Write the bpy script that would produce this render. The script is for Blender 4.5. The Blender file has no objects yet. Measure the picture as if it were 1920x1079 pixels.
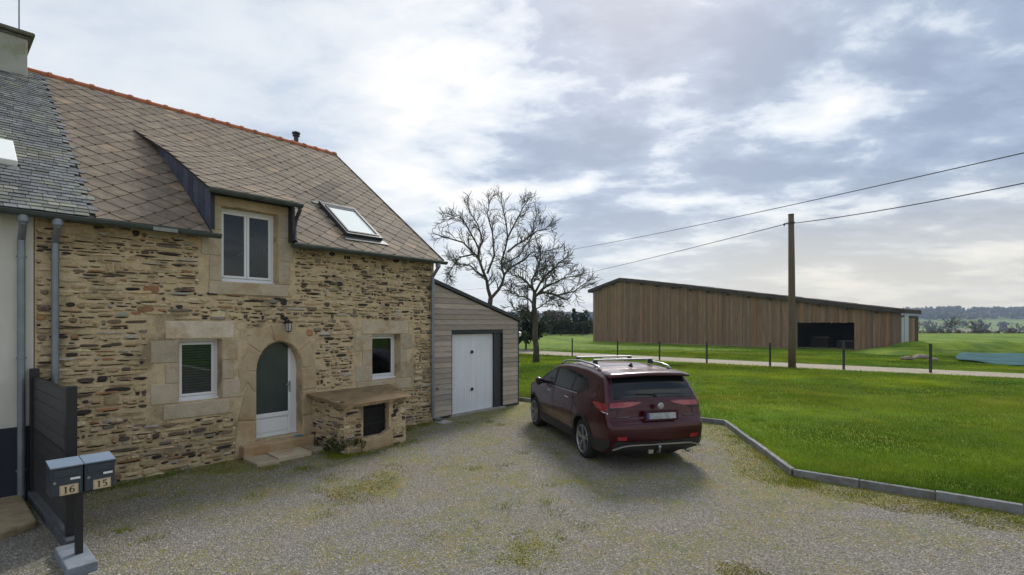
import bpy, math, random
import numpy as np
from mathutils import Vector, Matrix
from mathutils.geometry import tessellate_polygon
random.seed(7); RNG = np.random.default_rng(7)
S = bpy.context.scene
COL = S.collection
R = math.radians

# ------------------------------------------------------------------ camera
cam = bpy.data.cameras.new('camera'); cam_o = bpy.data.objects.new('camera', cam); COL.objects.link(cam_o)
cam_o.location = (0, 0, 2.4); cam_o.rotation_euler = (R(90), 0, 0)
cam.lens = 36 * 950 / 1920; cam.sensor_width = 36; cam.shift_y = 0.0346
cam.clip_start = 0.05; cam.clip_end = 6000
S.camera = cam_o

# ------------------------------------------------------------------ world: Nishita sky behind a broken cloud deck
SUN_AZ, SUN_EL = 14.0, 40.0            # degrees right of the view axis (+Y), and above the horizon
w = bpy.data.worlds.new('World'); S.world = w; w.use_nodes = True
nt = w.node_tree; nt.nodes.clear()
def N(tree, t, **k):
    n = tree.nodes.new(t)
    for a, b in k.items(): setattr(n, a, b)
    return n
def setin(n, **k):
    for a, b in k.items(): n.inputs[a.replace('_', ' ')].default_value = b
def mathn(tree, op, a, b=None, c=None, clamp=False):
    n = tree.nodes.new('ShaderNodeMath'); n.operation = op; n.use_clamp = clamp
    for i, v in enumerate((a, b, c)):
        if v is None: continue
        if isinstance(v, (int, float)): n.inputs[i].default_value = v
        else: tree.links.new(v, n.inputs[i])
    return n.outputs[0]
def mixc(tree, f, a, b, mode='MIX'):
    n = tree.nodes.new('ShaderNodeMix'); n.data_type = 'RGBA'; n.blend_type = mode
    for s, v in ((n.inputs[0], f), (n.inputs[6], a), (n.inputs[7], b)):
        if isinstance(v, (int, float)): s.default_value = v
        elif isinstance(v, tuple): s.default_value = v if len(v) == 4 else (*v, 1)
        else: tree.links.new(v, s)
    return n.outputs[2]
def ramp(tree, f, stops, interp='LINEAR'):
    n = tree.nodes.new('ShaderNodeValToRGB'); n.color_ramp.interpolation = interp
    el = n.color_ramp.elements
    while len(el) < len(stops): el.new(0.5)
    for e, (p, c) in zip(el, stops):
        e.position = p; e.color = (*c, 1) if len(c) == 3 else c
    tree.links.new(f, n.inputs[0]); return n.outputs[0]
L = nt.links.new
out = N(nt, 'ShaderNodeOutputWorld'); bg = N(nt, 'ShaderNodeBackground'); bg.inputs[1].default_value = 0.1
sky = N(nt, 'ShaderNodeTexSky', sky_type='NISHITA', sun_disc=False)
sky.sun_elevation = R(SUN_EL); sky.sun_rotation = R(SUN_AZ); sky.air_density = 1.0; sky.dust_density = 2.0
tc = N(nt, 'ShaderNodeTexCoord')
sep = N(nt, 'ShaderNodeSeparateXYZ'); L(tc.outputs['Generated'], sep.inputs[0])
zz = mathn(nt, 'MAXIMUM', sep.outputs[2], 0.0)
zd = mathn(nt, 'ADD', zz, 0.20)
comb = N(nt, 'ShaderNodeCombineXYZ')
L(mathn(nt, 'DIVIDE', sep.outputs[0], zd), comb.inputs[0]); L(mathn(nt, 'DIVIDE', sep.outputs[1], zd), comb.inputs[1])
comb.inputs[2].default_value = 3.7
mp = N(nt, 'ShaderNodeMapping'); L(comb.outputs[0], mp.inputs[0])
mp.inputs['Rotation'].default_value = (0, 0, R(28)); mp.inputs['Scale'].default_value = (1.0, 1.35, 1)
mp.inputs['Location'].default_value = (2.6, 0.9, 0)
n1 = N(nt, 'ShaderNodeTexNoise'); L(mp.outputs[0], n1.inputs[0]); setin(n1, Scale=1.35, Detail=9, Roughness=0.53, Distortion=0.15)
n2 = N(nt, 'ShaderNodeTexNoise'); L(mp.outputs[0], n2.inputs[0]); setin(n2, Scale=4.2, Detail=8, Roughness=0.6, Distortion=0.2)
cl = mathn(nt, 'ADD', mathn(nt, 'MULTIPLY', n1.outputs[0], 0.70), mathn(nt, 'MULTIPLY', n2.outputs[0], 0.30))
def dirdot(az, el):
    d = N(nt, 'ShaderNodeVectorMath', operation='DOT_PRODUCT'); L(tc.outputs['Generated'], d.inputs[0])
    a, e = R(az), R(el); d.inputs[1].default_value = (math.sin(a) * math.cos(e), math.cos(a) * math.cos(e), math.sin(e))
    return d.outputs['Value']
def smooth(v, lo, hi):
    m = N(nt, 'ShaderNodeMapRange', interpolation_type='SMOOTHSTEP'); L(v, m.inputs[0])
    m.inputs[1].default_value = lo; m.inputs[2].default_value = hi; return m.outputs[0]
glow = smooth(dirdot(2, 33), 0.80, 1.0)            # thin cloud in front of the hidden sun
left = smooth(mathn(nt, 'MULTIPLY', sep.outputs[0], -1), -0.25, 0.75)   # the deck is thinner to the left
low = smooth(zz, 0.22, 0.0)
thick = mathn(nt, 'ADD', mathn(nt, 'MULTIPLY', mathn(nt, 'SUBTRACT', cl, 0.5), 1.6), 0.5)
thick = mathn(nt, 'SUBTRACT', thick, mathn(nt, 'MULTIPLY', glow, 0.065))
thick = mathn(nt, 'SUBTRACT', thick, mathn(nt, 'MULTIPLY', left, 0.035))
bank = smooth(dirdot(26, 22), 0.80, 0.97)          # the heavier blue-grey bank over the barn
thick = mathn(nt, 'ADD', thick, mathn(nt, 'MULTIPLY', bank, 0.10))
thick = mathn(nt, 'SUBTRACT', thick, 0.045)
calm = mathn(nt, 'MULTIPLY', smooth(mathn(nt, 'MULTIPLY', sep.outputs[0], -1), -0.05, 0.50), 0.72)     # smoother veil on the left
thick = mathn(nt, 'ADD', thick, mathn(nt, 'MULTIPLY', calm, mathn(nt, 'SUBTRACT', 0.412, thick)))
thick = mathn(nt, 'SUBTRACT', thick, mathn(nt, 'MULTIPLY', low, 0.03))
cloudc = ramp(nt, thick, [(0.31, (4.35, 4.3, 4.2)), (0.41, (3.35, 3.55, 3.78)), (0.465, (2.6, 2.92, 3.35)), (0.52, (1.60, 1.97, 2.58)), (0.62, (1.14, 1.46, 2.05))])
hor = smooth(zz, 0.26, 0.0)
rightm = smooth(sep.outputs[0], 0.05, 0.55)
warm = mixc(nt, mathn(nt, 'MULTIPLY', hor, 0.72), cloudc, mixc(nt, rightm, (3.0, 3.25, 3.5), (4.0, 3.45, 2.45)))
skyc = mixc(nt, 0.93, sky.outputs[0], warm)
L(skyc, bg.inputs[0]); L(bg.outputs[0], out.inputs[0])

sl = bpy.data.lights.new('sun', 'SUN'); sl.energy = 1.5; sl.angle = R(14); sl.color = (1.0, 0.95, 0.87)
so = bpy.data.objects.new('sun', sl); COL.objects.link(so)
so.rotation_euler = (R(90 - SUN_EL), 0, R(180 - SUN_AZ))

S.view_settings.view_transform = 'Standard'; S.view_settings.look = 'None'
S.view_settings.exposure = 1.2; S.view_settings.gamma = 1.0; S.view_settings.use_curve_mapping = False
S.render.engine = 'CYCLES'
S.cycles.max_bounces = 6; S.cycles.volume_bounces = 0; S.cycles.transparent_max_bounces = 12
S.cycles.volume_max_steps = 64

# ------------------------------------------------------------------ helpers
def tag(o, label=None, cat=None, group=None, kind=None):
    if label: o['label'] = label
    if cat: o['category'] = cat
    if group: o['group'] = group
    if kind: o['kind'] = kind
    return o
def empty(name, loc=(0, 0, 0), rz=0.0, label=None, cat=None, group=None, kind=None, parent=None):
    o = bpy.data.objects.new(name, None); COL.objects.link(o)
    o.location = loc; o.rotation_euler = (0, 0, rz); o.empty_display_size = 0.2
    if parent: o.parent = parent
    return tag(o, label, cat, group, kind)
class MB:
    def __init__(s): s.v = []; s.f = []; s.m = []; s.c = []
    def add(s, vs, fs, m=0, c=None):
        b = len(s.v); s.v.extend(tuple(v) for v in vs)
        for f in fs: s.f.append(tuple(i + b for i in f)); s.m.append(m); s.c.append(c)
    def box(s, x0, x1, y0, y1, z0, z1, m=0, c=None):
        vs = [(x0, y0, z0), (x1, y0, z0), (x1, y1, z0), (x0, y1, z0), (x0, y0, z1), (x1, y0, z1), (x1, y1, z1), (x0, y1, z1)]
        s.add(vs, [(0, 3, 2, 1), (4, 5, 6, 7), (0, 1, 5, 4), (1, 2, 6, 5), (2, 3, 7, 6), (3, 0, 4, 7)], m, c)
    def obox(s, p, q, wd, hg, m=0, c=None, up=(0, 0, 1)):
        p, q = Vector(p), Vector(q); d = (q - p).normalized(); up = Vector(up)
        a = d.cross(up)
        if a.length < 1e-4: a = d.cross(Vector((1, 0, 0)))
        a.normalize(); b = a.cross(d)
        a *= wd / 2; b *= hg / 2
        vs = [p - a - b, p + a - b, p + a + b, p - a + b, q - a - b, q + a - b, q + a + b, q - a + b]
        s.add(vs, [(0, 1, 2, 3), (7, 6, 5, 4), (0, 4, 5, 1), (1, 5, 6, 2), (2, 6, 7, 3), (3, 7, 4, 0)], m, c)
    def prism(s, poly, fn, t0, t1, m=0, c=None):
        """poly: 2D points, fn(a,b,t)->3D; closed prism between depth t0 and t1"""
        n = len(poly)
        vs = [fn(a, b, t0) for a, b in poly] + [fn(a, b, t1) for a, b in poly]
        fs = [tuple(range(n)), tuple(range(2 * n - 1, n - 1, -1))] + [(i, i + n, (i + 1) % n + n, (i + 1) % n) for i in range(n)]
        s.add(vs, fs, m, c)
    def tube(s, pts, rad, sides=8, m=0, c=None, cap=True):
        pts = [Vector(p) for p in pts]
        if not isinstance(rad, (list, tuple)): rad = [rad] * len(pts)
        rings = []; prev = None
        for i, p in enumerate(pts):
            d = (pts[min(i + 1, len(pts) - 1)] - pts[max(i - 1, 0)]).normalized()
            a = prev - d * prev.dot(d) if prev is not None else d.cross(Vector((0.31, 0.17, 0.93)))
            if a.length < 1e-5: a = d.cross(Vector((1, 0, 0)))
            a.normalize(); prev = a; b = d.cross(a)
            rings.append([p + (a * math.cos(2 * math.pi * k / sides) + b * math.sin(2 * math.pi * k / sides)) * rad[i] for k in range(sides)])
        vs = [v for r in rings for v in r]; fs = []
        for i in range(len(pts) - 1):
            for k in range(sides):
                k2 = (k + 1) % sides
                fs.append((i * sides + k, i * sides + k2, (i + 1) * sides + k2, (i + 1) * sides + k))
        if cap:
            fs.append(tuple(range(sides - 1, -1, -1))); o = (len(pts) - 1) * sides; fs.append(tuple(range(o, o + sides)))
        s.add(vs, fs, m, c)
    def lathe(s, prof, cen, axis='z', sides=24, m=0, c=None):
        vs = []
        for r, h in prof:
            for k in range(sides):
                a = 2 * math.pi * k / sides; x, y = r * math.cos(a), r * math.sin(a)
                p = {'z': (x, y, h), 'y': (x, h, y), 'x': (h, x, y)}[axis]
                vs.append((p[0] + cen[0], p[1] + cen[1], p[2] + cen[2]))
        fs = []
        for i in range(len(prof) - 1):
            for k in range(sides):
                k2 = (k + 1) % sides; fs.append((i * sides + k, i * sides + k2, (i + 1) * sides + k2, (i + 1) * sides + k))
        s.add(vs, fs, m, c)
    def build(s, name, mats, parent=None, smooth=False, center=False, kind=None, label=None, loc=(0, 0, 0), rz=0.0):
        me = bpy.data.meshes.new(name)
        off = np.zeros(3)
        V = np.array(s.v, dtype=np.float64).reshape(-1, 3)
        if center and len(V): off = (V.min(0) + V.max(0)) / 2; V = V - off
        me.from_pydata(V.tolist(), [], s.f)
        if not isinstance(mats, (list, tuple)): mats = [mats]
        for m_ in mats: me.materials.append(m_)
        if any(s.m): me.polygons.foreach_set('material_index', s.m)
        if any(c is not None for c in s.c):
            ca = me.color_attributes.new('col', 'FLOAT_COLOR', 'CORNER')
            arr = []
            for f, c in zip(s.f, s.c):
                c = c or (1, 1, 1); arr.extend((c[0], c[1], c[2], 1.0) * len(f))
            ca.data.foreach_set('color', arr)
        if smooth: me.polygons.foreach_set('use_smooth', [True] * len(s.f))
        me.update()
        o = bpy.data.objects.new(name, me); COL.objects.link(o)
        o.location = Vector(off) + Vector(loc); o.rotation_euler = (0, 0, rz)
        if parent: o.parent = parent
        if kind: o['kind'] = kind
        if label: o['label'] = label
        return o
def fixnormals(o, auto=None):
    import bmesh
    bm = bmesh.new(); bm.from_mesh(o.data); bmesh.ops.recalc_face_normals(bm, faces=bm.faces); bm.to_mesh(o.data); bm.free()
def bevel(o, wd=0.01, seg=2):
    m = o.modifiers.new('bevel', 'BEVEL'); m.width = wd; m.segments = seg; m.limit_method = 'ANGLE'; return o
def clip(poly, a, b, c):                      # keep a*x+b*y+c >= 0
    o = []
    for i in range(len(poly)):
        p, q = poly[i], poly[(i + 1) % len(poly)]
        dp, dq = a * p[0] + b * p[1] + c, a * q[0] + b * q[1] + c
        if dp >= 0: o.append(p)
        if dp * dq < 0:
            t = dp / (dp - dq); o.append((p[0] + (q[0] - p[0]) * t, p[1] + (q[1] - p[1]) * t))
    return o
def clip_convex(poly, reg):                   # reg counter-clockwise
    for i in range(len(reg)):
        (x0, y0), (x1, y1) = reg[i], reg[(i + 1) % len(reg)]
        poly = clip(poly, -(y1 - y0), (x1 - x0), (y1 - y0) * x0 - (x1 - x0) * y0)
        if len(poly) < 3: return []
    return poly
def area(p): return 0.5 * abs(sum(p[i][0] * p[(i + 1) % len(p)][1] - p[(i + 1) % len(p)][0] * p[i][1] for i in range(len(p))))

def mat(name, c1, c2=None, scale=6.0, rough=0.8, metal=0.0, bump=0.0, bscale=None, bdist=0.01, detail=6, col=False,
        coat=0.0, c3=None, s3=1.0, t3=(0.5, 0.62), stretch=None, rand=0.0, spec=0.5, distortion=0.0, bumptype='noise', extra=None):
    """noise-mottled Principled; col multiplies in the per-piece colour attribute; c3 adds large stains"""
    m = bpy.data.materials.new(name); m.use_nodes = True; t = m.node_tree; l = t.links.new
    b = t.nodes['Principled BSDF']; tcn = N(t, 'ShaderNodeTexCoord'); vec = tcn.outputs['Object']
    oi = N(t, 'ShaderNodeObjectInfo')
    va = N(t, 'ShaderNodeVectorMath', operation='ADD'); l(vec, va.inputs[0])
    sc = N(t, 'ShaderNodeVectorMath', operation='SCALE'); l(oi.outputs['Location'], sc.inputs[0]); sc.inputs['Scale'].default_value = 1.0
    l(sc.outputs[0], va.inputs[1]); vec = va.outputs[0]
    if stretch:
        mpn = N(t, 'ShaderNodeMapping'); mpn.inputs['Scale'].default_value = stretch; l(vec, mpn.inputs[0]); vecs = mpn.outputs[0]
    else: vecs = vec
    n = N(t, 'ShaderNodeTexNoise'); l(vecs, n.inputs[0]); setin(n, Scale=scale, Detail=detail, Roughness=0.6, Distortion=distortion)
    c2 = c2 or tuple(v * 0.7 for v in c1)
    colr = ramp(t, n.outputs[0], [(0.35, c2), (0.65, c1)])
    if c3:
        n3 = N(t, 'ShaderNodeTexNoise'); l(vec, n3.inputs[0]); setin(n3, Scale=s3, Detail=7, Roughness=0.65)
        f = ramp(t, n3.outputs[0], [(t3[0], (0, 0, 0)), (t3[1], (1, 1, 1))])
        colr = mixc(t, f, colr, c3)
    if extra: colr = extra(t, colr, vec)
    if col:
        at = N(t, 'ShaderNodeAttribute', attribute_name='col'); colr = mixc(t, 1.0, colr, at.outputs['Color'], 'MULTIPLY')
    if rand:
        hs = N(t, 'ShaderNodeHueSaturation'); l(colr, hs.inputs['Color'])
        l(mathn(t, 'ADD', mathn(t, 'MULTIPLY', oi.outputs['Random'], rand), 1 - rand / 2), hs.inputs['Value']); colr = hs.outputs[0]
    l(colr, b.inputs['Base Color'])
    b.inputs['Metallic'].default_value = metal; b.inputs['Coat Weight'].default_value = coat; b.inputs['Coat Roughness'].default_value = 0.04
    b.inputs['Specular IOR Level'].default_value = spec
    l(mathn(t, 'ADD', mathn(t, 'MULTIPLY', n.outputs[0], 0.16), rough - 0.08), b.inputs['Roughness'])
    if bump:
        if bumptype == 'voronoi':
            nb = N(t, 'ShaderNodeTexVoronoi'); l(vec, nb.inputs[0]); nb.inputs['Scale'].default_value = bscale or scale; bo = nb.outputs['Distance']
        else:
            nb = N(t, 'ShaderNodeTexNoise'); l(vecs, nb.inputs[0]); setin(nb, Scale=bscale or scale * 3, Detail=6, Roughness=0.65); bo = nb.outputs[0]
        bp = N(t, 'ShaderNodeBump'); l(bo, bp.inputs['Height']); bp.inputs['Strength'].default_value = bump; bp.inputs['Distance'].default_value = bdist
        l(bp.outputs[0], b.inputs['Normal'])
    return m
def leafmat(name, c1, c2, rand=0.2, scale=0.8, sheen=0.0, transl=0.25):
    m = mat(name, c1, c2, scale=scale, rough=0.75, col=True, rand=rand, spec=0.3); t = m.node_tree
    b = t.nodes['Principled BSDF']; tr = N(t, 'ShaderNodeBsdfTranslucent'); ms = N(t, 'ShaderNodeMixShader')
    src = b.inputs['Base Color'].links[0].from_socket; t.links.new(src, tr.inputs[0]); ms.inputs[0].default_value = transl
    t.links.new(b.outputs[0], ms.inputs[1]); t.links.new(tr.outputs[0], ms.inputs[2])
    t.links.new(ms.outputs[0], t.nodes['Material Output'].inputs['Surface']); return m
def glass(name, tint=(0.55, 0.6, 0.6), refl=0.08, rough=0.02, fk=0.5):
    m = bpy.data.materials.new(name); m.use_nodes = True; t = m.node_tree; t.nodes.remove(t.nodes['Principled BSDF'])
    tr = N(t, 'ShaderNodeBsdfTransparent'); tr.inputs[0].default_value = (*tint, 1)
    gl = N(t, 'ShaderNodeBsdfGlossy'); gl.inputs['Roughness'].default_value = rough; gl.inputs[0].default_value = (.9, .95, 1, 1)
    fr = N(t, 'ShaderNodeLayerWeight'); fr.inputs['Blend'].default_value = 0.25
    ms = N(t, 'ShaderNodeMixShader'); t.links.new(mathn(t, 'ADD', mathn(t, 'MULTIPLY', fr.outputs['Fresnel'], fk), refl, clamp=True), ms.inputs[0])
    t.links.new(tr.outputs[0], ms.inputs[1]); t.links.new(gl.outputs[0], ms.inputs[2]); t.links.new(ms.outputs[0], t.nodes['Material Output'].inputs['Surface']); return m

M = {}
def speck(c, s=260, amt=.5):
    def f(t, colr, vec):
        n = N(t, 'ShaderNodeTexNoise'); t.links.new(vec, n.inputs[0]); setin(n, Scale=s, Detail=2, Roughness=0.7)
        k = ramp(t, n.outputs[0], [(0.40, (1 - amt,) * 3), (0.6, (1 + amt * .5,) * 3)]); return mixc(t, 1.0, colr, k, 'MULTIPLY')
    return f
def streaks(scale=(1.2, 1.2, .12), amt=.35, s=3.0):
    def f(t, colr, vec):
        mpn = N(t, 'ShaderNodeMapping'); mpn.inputs['Scale'].default_value = scale; t.links.new(vec, mpn.inputs[0])
        n = N(t, 'ShaderNodeTexNoise'); t.links.new(mpn.outputs[0], n.inputs[0]); setin(n, Scale=s, Detail=6, Roughness=0.65)
        k = ramp(t, n.outputs[0], [(0.36, (1 - amt,) * 3), (0.62, (1.05,) * 3)]); return mixc(t, 1.0, colr, k, 'MULTIPLY')
    return f
M['mortar'] = mat('mortar', (.66, .52, .33), (.53, .41, .245), scale=9, rough=.93, bump=.9, bscale=34, bdist=.02, c3=(.30, .235, .145), s3=1.3, extra=speck(0, 190, .22))
M['stone'] = mat('rubble', (1.28, 1.28, 1.30), (.80, .80, .80), scale=24, rough=.9, bump=.8, bscale=55, bdist=.012, col=True, stretch=(1, 1, 2.2))
M['granite'] = mat('dressed granite', (.52, .445, .325), (.43, .36, .255), scale=5, rough=.88, bump=.35, bscale=90, bdist=.004, col=True, extra=speck(0, 150, .33), c3=(.40, .30, .185), s3=2.2)
M['render'] = mat('cream render', (.63, .62, .56), (.57, .56, .50), scale=3, rough=.9, bump=.2, bscale=160, bdist=.002, extra=streaks(amt=.08))
M['chimney'] = mat('chimney render', (.40, .40, .36), (.33, .33, .28), scale=4, rough=.92, bump=.3, bscale=60, bdist=.004, c3=(.27, .28, .2), s3=2.0)
M['capstone'] = mat('mossy cap', (.16, .16, .12), (.09, .09, .06), scale=9, rough=.95, bump=.5, bscale=50)
M['plinth'] = mat('navy plinth', (.022, .026, .042), (.016, .019, .032), scale=3, rough=.75, bump=.15, bscale=120)
M['slate'] = mat('slate', (.165, .172, .178), (.092, .097, .105), scale=14, rough=.62, bump=.4, bscale=40, bdist=.004, col=True, c3=(.21, .215, .15), s3=2.2, t3=(.48, .68))
M['tile'] = mat('fibre tile', (.235, .185, .132), (.15, .118, .084), scale=7, rough=.85, bump=.35, bscale=60, bdist=.004, col=True, c3=(.18, .142, .105), s3=1.5, t3=(.48, .7), extra=streaks((1.5, 1.5, .5), .3, 3.5))
M['under'] = mat('roof underlay', (.035, .03, .027), rough=.95)
M['ridge'] = mat('terracotta', (.43, .13, .045), (.29, .085, .03), scale=9, rough=.8, bump=.3, col=True, c3=(.16, .09, .05), s3=5.0, t3=(.55, .7))
M['zinc'] = mat('zinc', (.25, .28, .31), (.19, .215, .245), scale=4, rough=.5, metal=.55, bump=.1, bscale=18)
M['gutter'] = mat('patinated gutter', (.085, .105, .10), (.05, .065, .062), scale=5, rough=.5, metal=.3, bump=.15, bscale=20)
M['patch'] = mat('pale gutter joint', (.27, .29, .26), rough=.6)
M['cheek'] = mat('dark slate cheek', (.035, .042, .062), (.022, .027, .042), scale=6, rough=.5, bump=.2, col=True)
M['pvc'] = mat('white pvc', (.76, .78, .80), (.73, .75, .77), scale=2, rough=.35, spec=.5)
M['gdoor'] = mat('white steel', (.72, .74, .78), (.68, .70, .74), scale=2, rough=.45, extra=streaks(amt=.06))
M['glass'] = glass('window glass', (.50, .55, .58), .035)
M['clearglass'] = glass('skylight glass', (.97, .98, .98), .02, fk=.15)
M['doorglass'] = mat('grey door panel', (.045, .065, .062), (.035, .05, .05), scale=2, rough=.22, spec=.45)
M['blind'] = mat('pale blind', (.60, .55, .52), rough=.8)
M['skywhite'] = mat('skylight white', (.88, .9, .88), (.86, .88, .86), rough=.7)
M['sash'] = mat('anthracite', (.028, .032, .040), (.022, .025, .032), scale=6, rough=.5)
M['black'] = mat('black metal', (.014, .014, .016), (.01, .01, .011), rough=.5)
M['compo'] = mat('composite board', (.042, .042, .044), (.032, .032, .034), scale=9, rough=.62, stretch=(.5, .5, 6), bump=.2, bscale=30, col=True)
M['boxblue'] = mat('box paint', (.030, .042, .062), (.025, .036, .055), scale=4, rough=.38, spec=.6)
M['boxlid'] = mat('lid paint', (.17, .225, .30), (.15, .20, .27), scale=4, rough=.5)
M['plate'] = mat('enamel plate', (.62, .50, .33), (.55, .43, .28), scale=14, rough=.55)
M['ink'] = mat('plate ink', (.02, .016, .014), rough=.6)
M['concrete'] = mat('concrete', (.25, .255, .26), (.18, .185, .19), scale=8, rough=.92, bump=.5, bscale=70, bdist=.006, c3=(.16, .16, .14), s3=3, col=True)
M['slab'] = mat('ochre slab', (.36, .29, .18), (.27, .21, .13), scale=6, rough=.92, bump=.4, bscale=60, bdist=.006, c3=(.2, .16, .1), s3=2.5, col=True)
M['larch'] = mat('grey larch', (.43, .375, .32), (.31, .26, .22), scale=5, rough=.85, stretch=(.6, .6, 9), bump=.45, bscale=14, bdist=.004, col=True)
M['barnwood'] = mat('barn plank', (.27, .178, .112), (.165, .112, .075), scale=3, rough=.9, stretch=(4, 4, .25), bump=.4, bscale=10, bdist=.01, col=True)
M['sheet'] = mat('fibre cement sheet', (.085, .075, .066), (.055, .048, .044), scale=2, rough=.95, spec=.1, bump=.2)
M['whitesheet'] = mat('galvanised sheet', (.42, .47, .52), (.36, .4, .45), rough=.5, metal=.2)
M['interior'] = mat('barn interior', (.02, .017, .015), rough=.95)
M['bark'] = mat('bark', (.080, .066, .050), (.040, .033, .026), scale=7, rough=.95, stretch=(3, 3, .6), bump=.8, bscale=16, bdist=.03, c3=(.10, .10, .06), s3=1.2)
M['pole'] = mat('pole timber', (.14, .10, .065), (.085, .062, .042), scale=5, rough=.9, stretch=(6, 6, .3), bump=.4, bscale=14)
M['postgreen'] = mat('green post', (.012, .022, .017), rough=.5)
M['wire'] = mat('cable', (.03, .032, .036), rough=.6)
M['leaf'] = leafmat('evergreen leaf', (.030, .050, .018), (.016, .028, .011))
M['leafbrown'] = leafmat('winter twig', (.070, .064, .044), (.042, .040, .028))
M['blade'] = leafmat('grass blade', (.25, .315, .014), (.135, .205, .008), rand=0, scale=.35)
M['moss'] = leafmat('moss', (.33, .27, .022), (.19, .21, .018), rand=0, scale=1.4, transl=.1)
M['pebble'] = mat('pebble', (.29, .28, .26), (.21, .205, .19), scale=30, rough=.9, col=True)
M['tarp'] = mat('blue tarpaulin', (.035, .115, .125), (.018, .07, .08), scale=.8, rough=.9, spec=.15, bump=.5, bscale=3, bdist=.06, stretch=(1, 3, 1))
M['rock'] = mat('field rock', (.22, .17, .13), (.13, .105, .08), scale=3, rough=.9, bump=.6, bscale=9, bdist=.05)
M['paint'] = mat('maroon metallic', (.046, .0035, .0095), (.043, .003, .009), rough=.30, metal=.35, coat=.55, spec=.3)
M['cglass'] = mat('tinted car glass', (.006, .008, .010), rough=.10, spec=.5); 
M['trim'] = mat('dark trim', (.022, .020, .022), rough=.6)
M['chrome'] = mat('satin silver', (.40, .41, .43), (.36, .37, .39), rough=.32, metal=.85)
M['tyre'] = mat('tyre', (.018, .018, .019), rough=.85, bump=.3, bscale=30)
M['redlamp'] = mat('red lens', (.30, .012, .02), (.22, .009, .016), rough=.16, coat=1.0)
M['clearlamp'] = mat('clear lens', (.62, .60, .52), rough=.15, coat=1.0)
M['nplate'] = mat('number plate', (.42, .43, .44), (.22, .23, .26), scale=9, rough=.5)
M['nplateblue'] = mat('plate blue end', (.04, .08, .3), rough=.5)
M['lampglass'] = mat('lantern glass', (.5, .5, .47), rough=.3)
M['cloth'] = mat('blue rag', (.08, .33, .5), rough=.8)

# ------------------------------------------------------------------ frame of the house
TH = R(49.3045)
O = Vector((-6.5533, 6.9561, 0)); U = Vector((math.cos(TH), math.sin(TH), 0)); Nn = Vector((-U.y, U.x, 0))
CAML = (-1.001, -9.504, 2.4)
def l2w(x, y, z=0): return O + U * x + Nn * y + Vector((0, 0, z))

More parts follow.
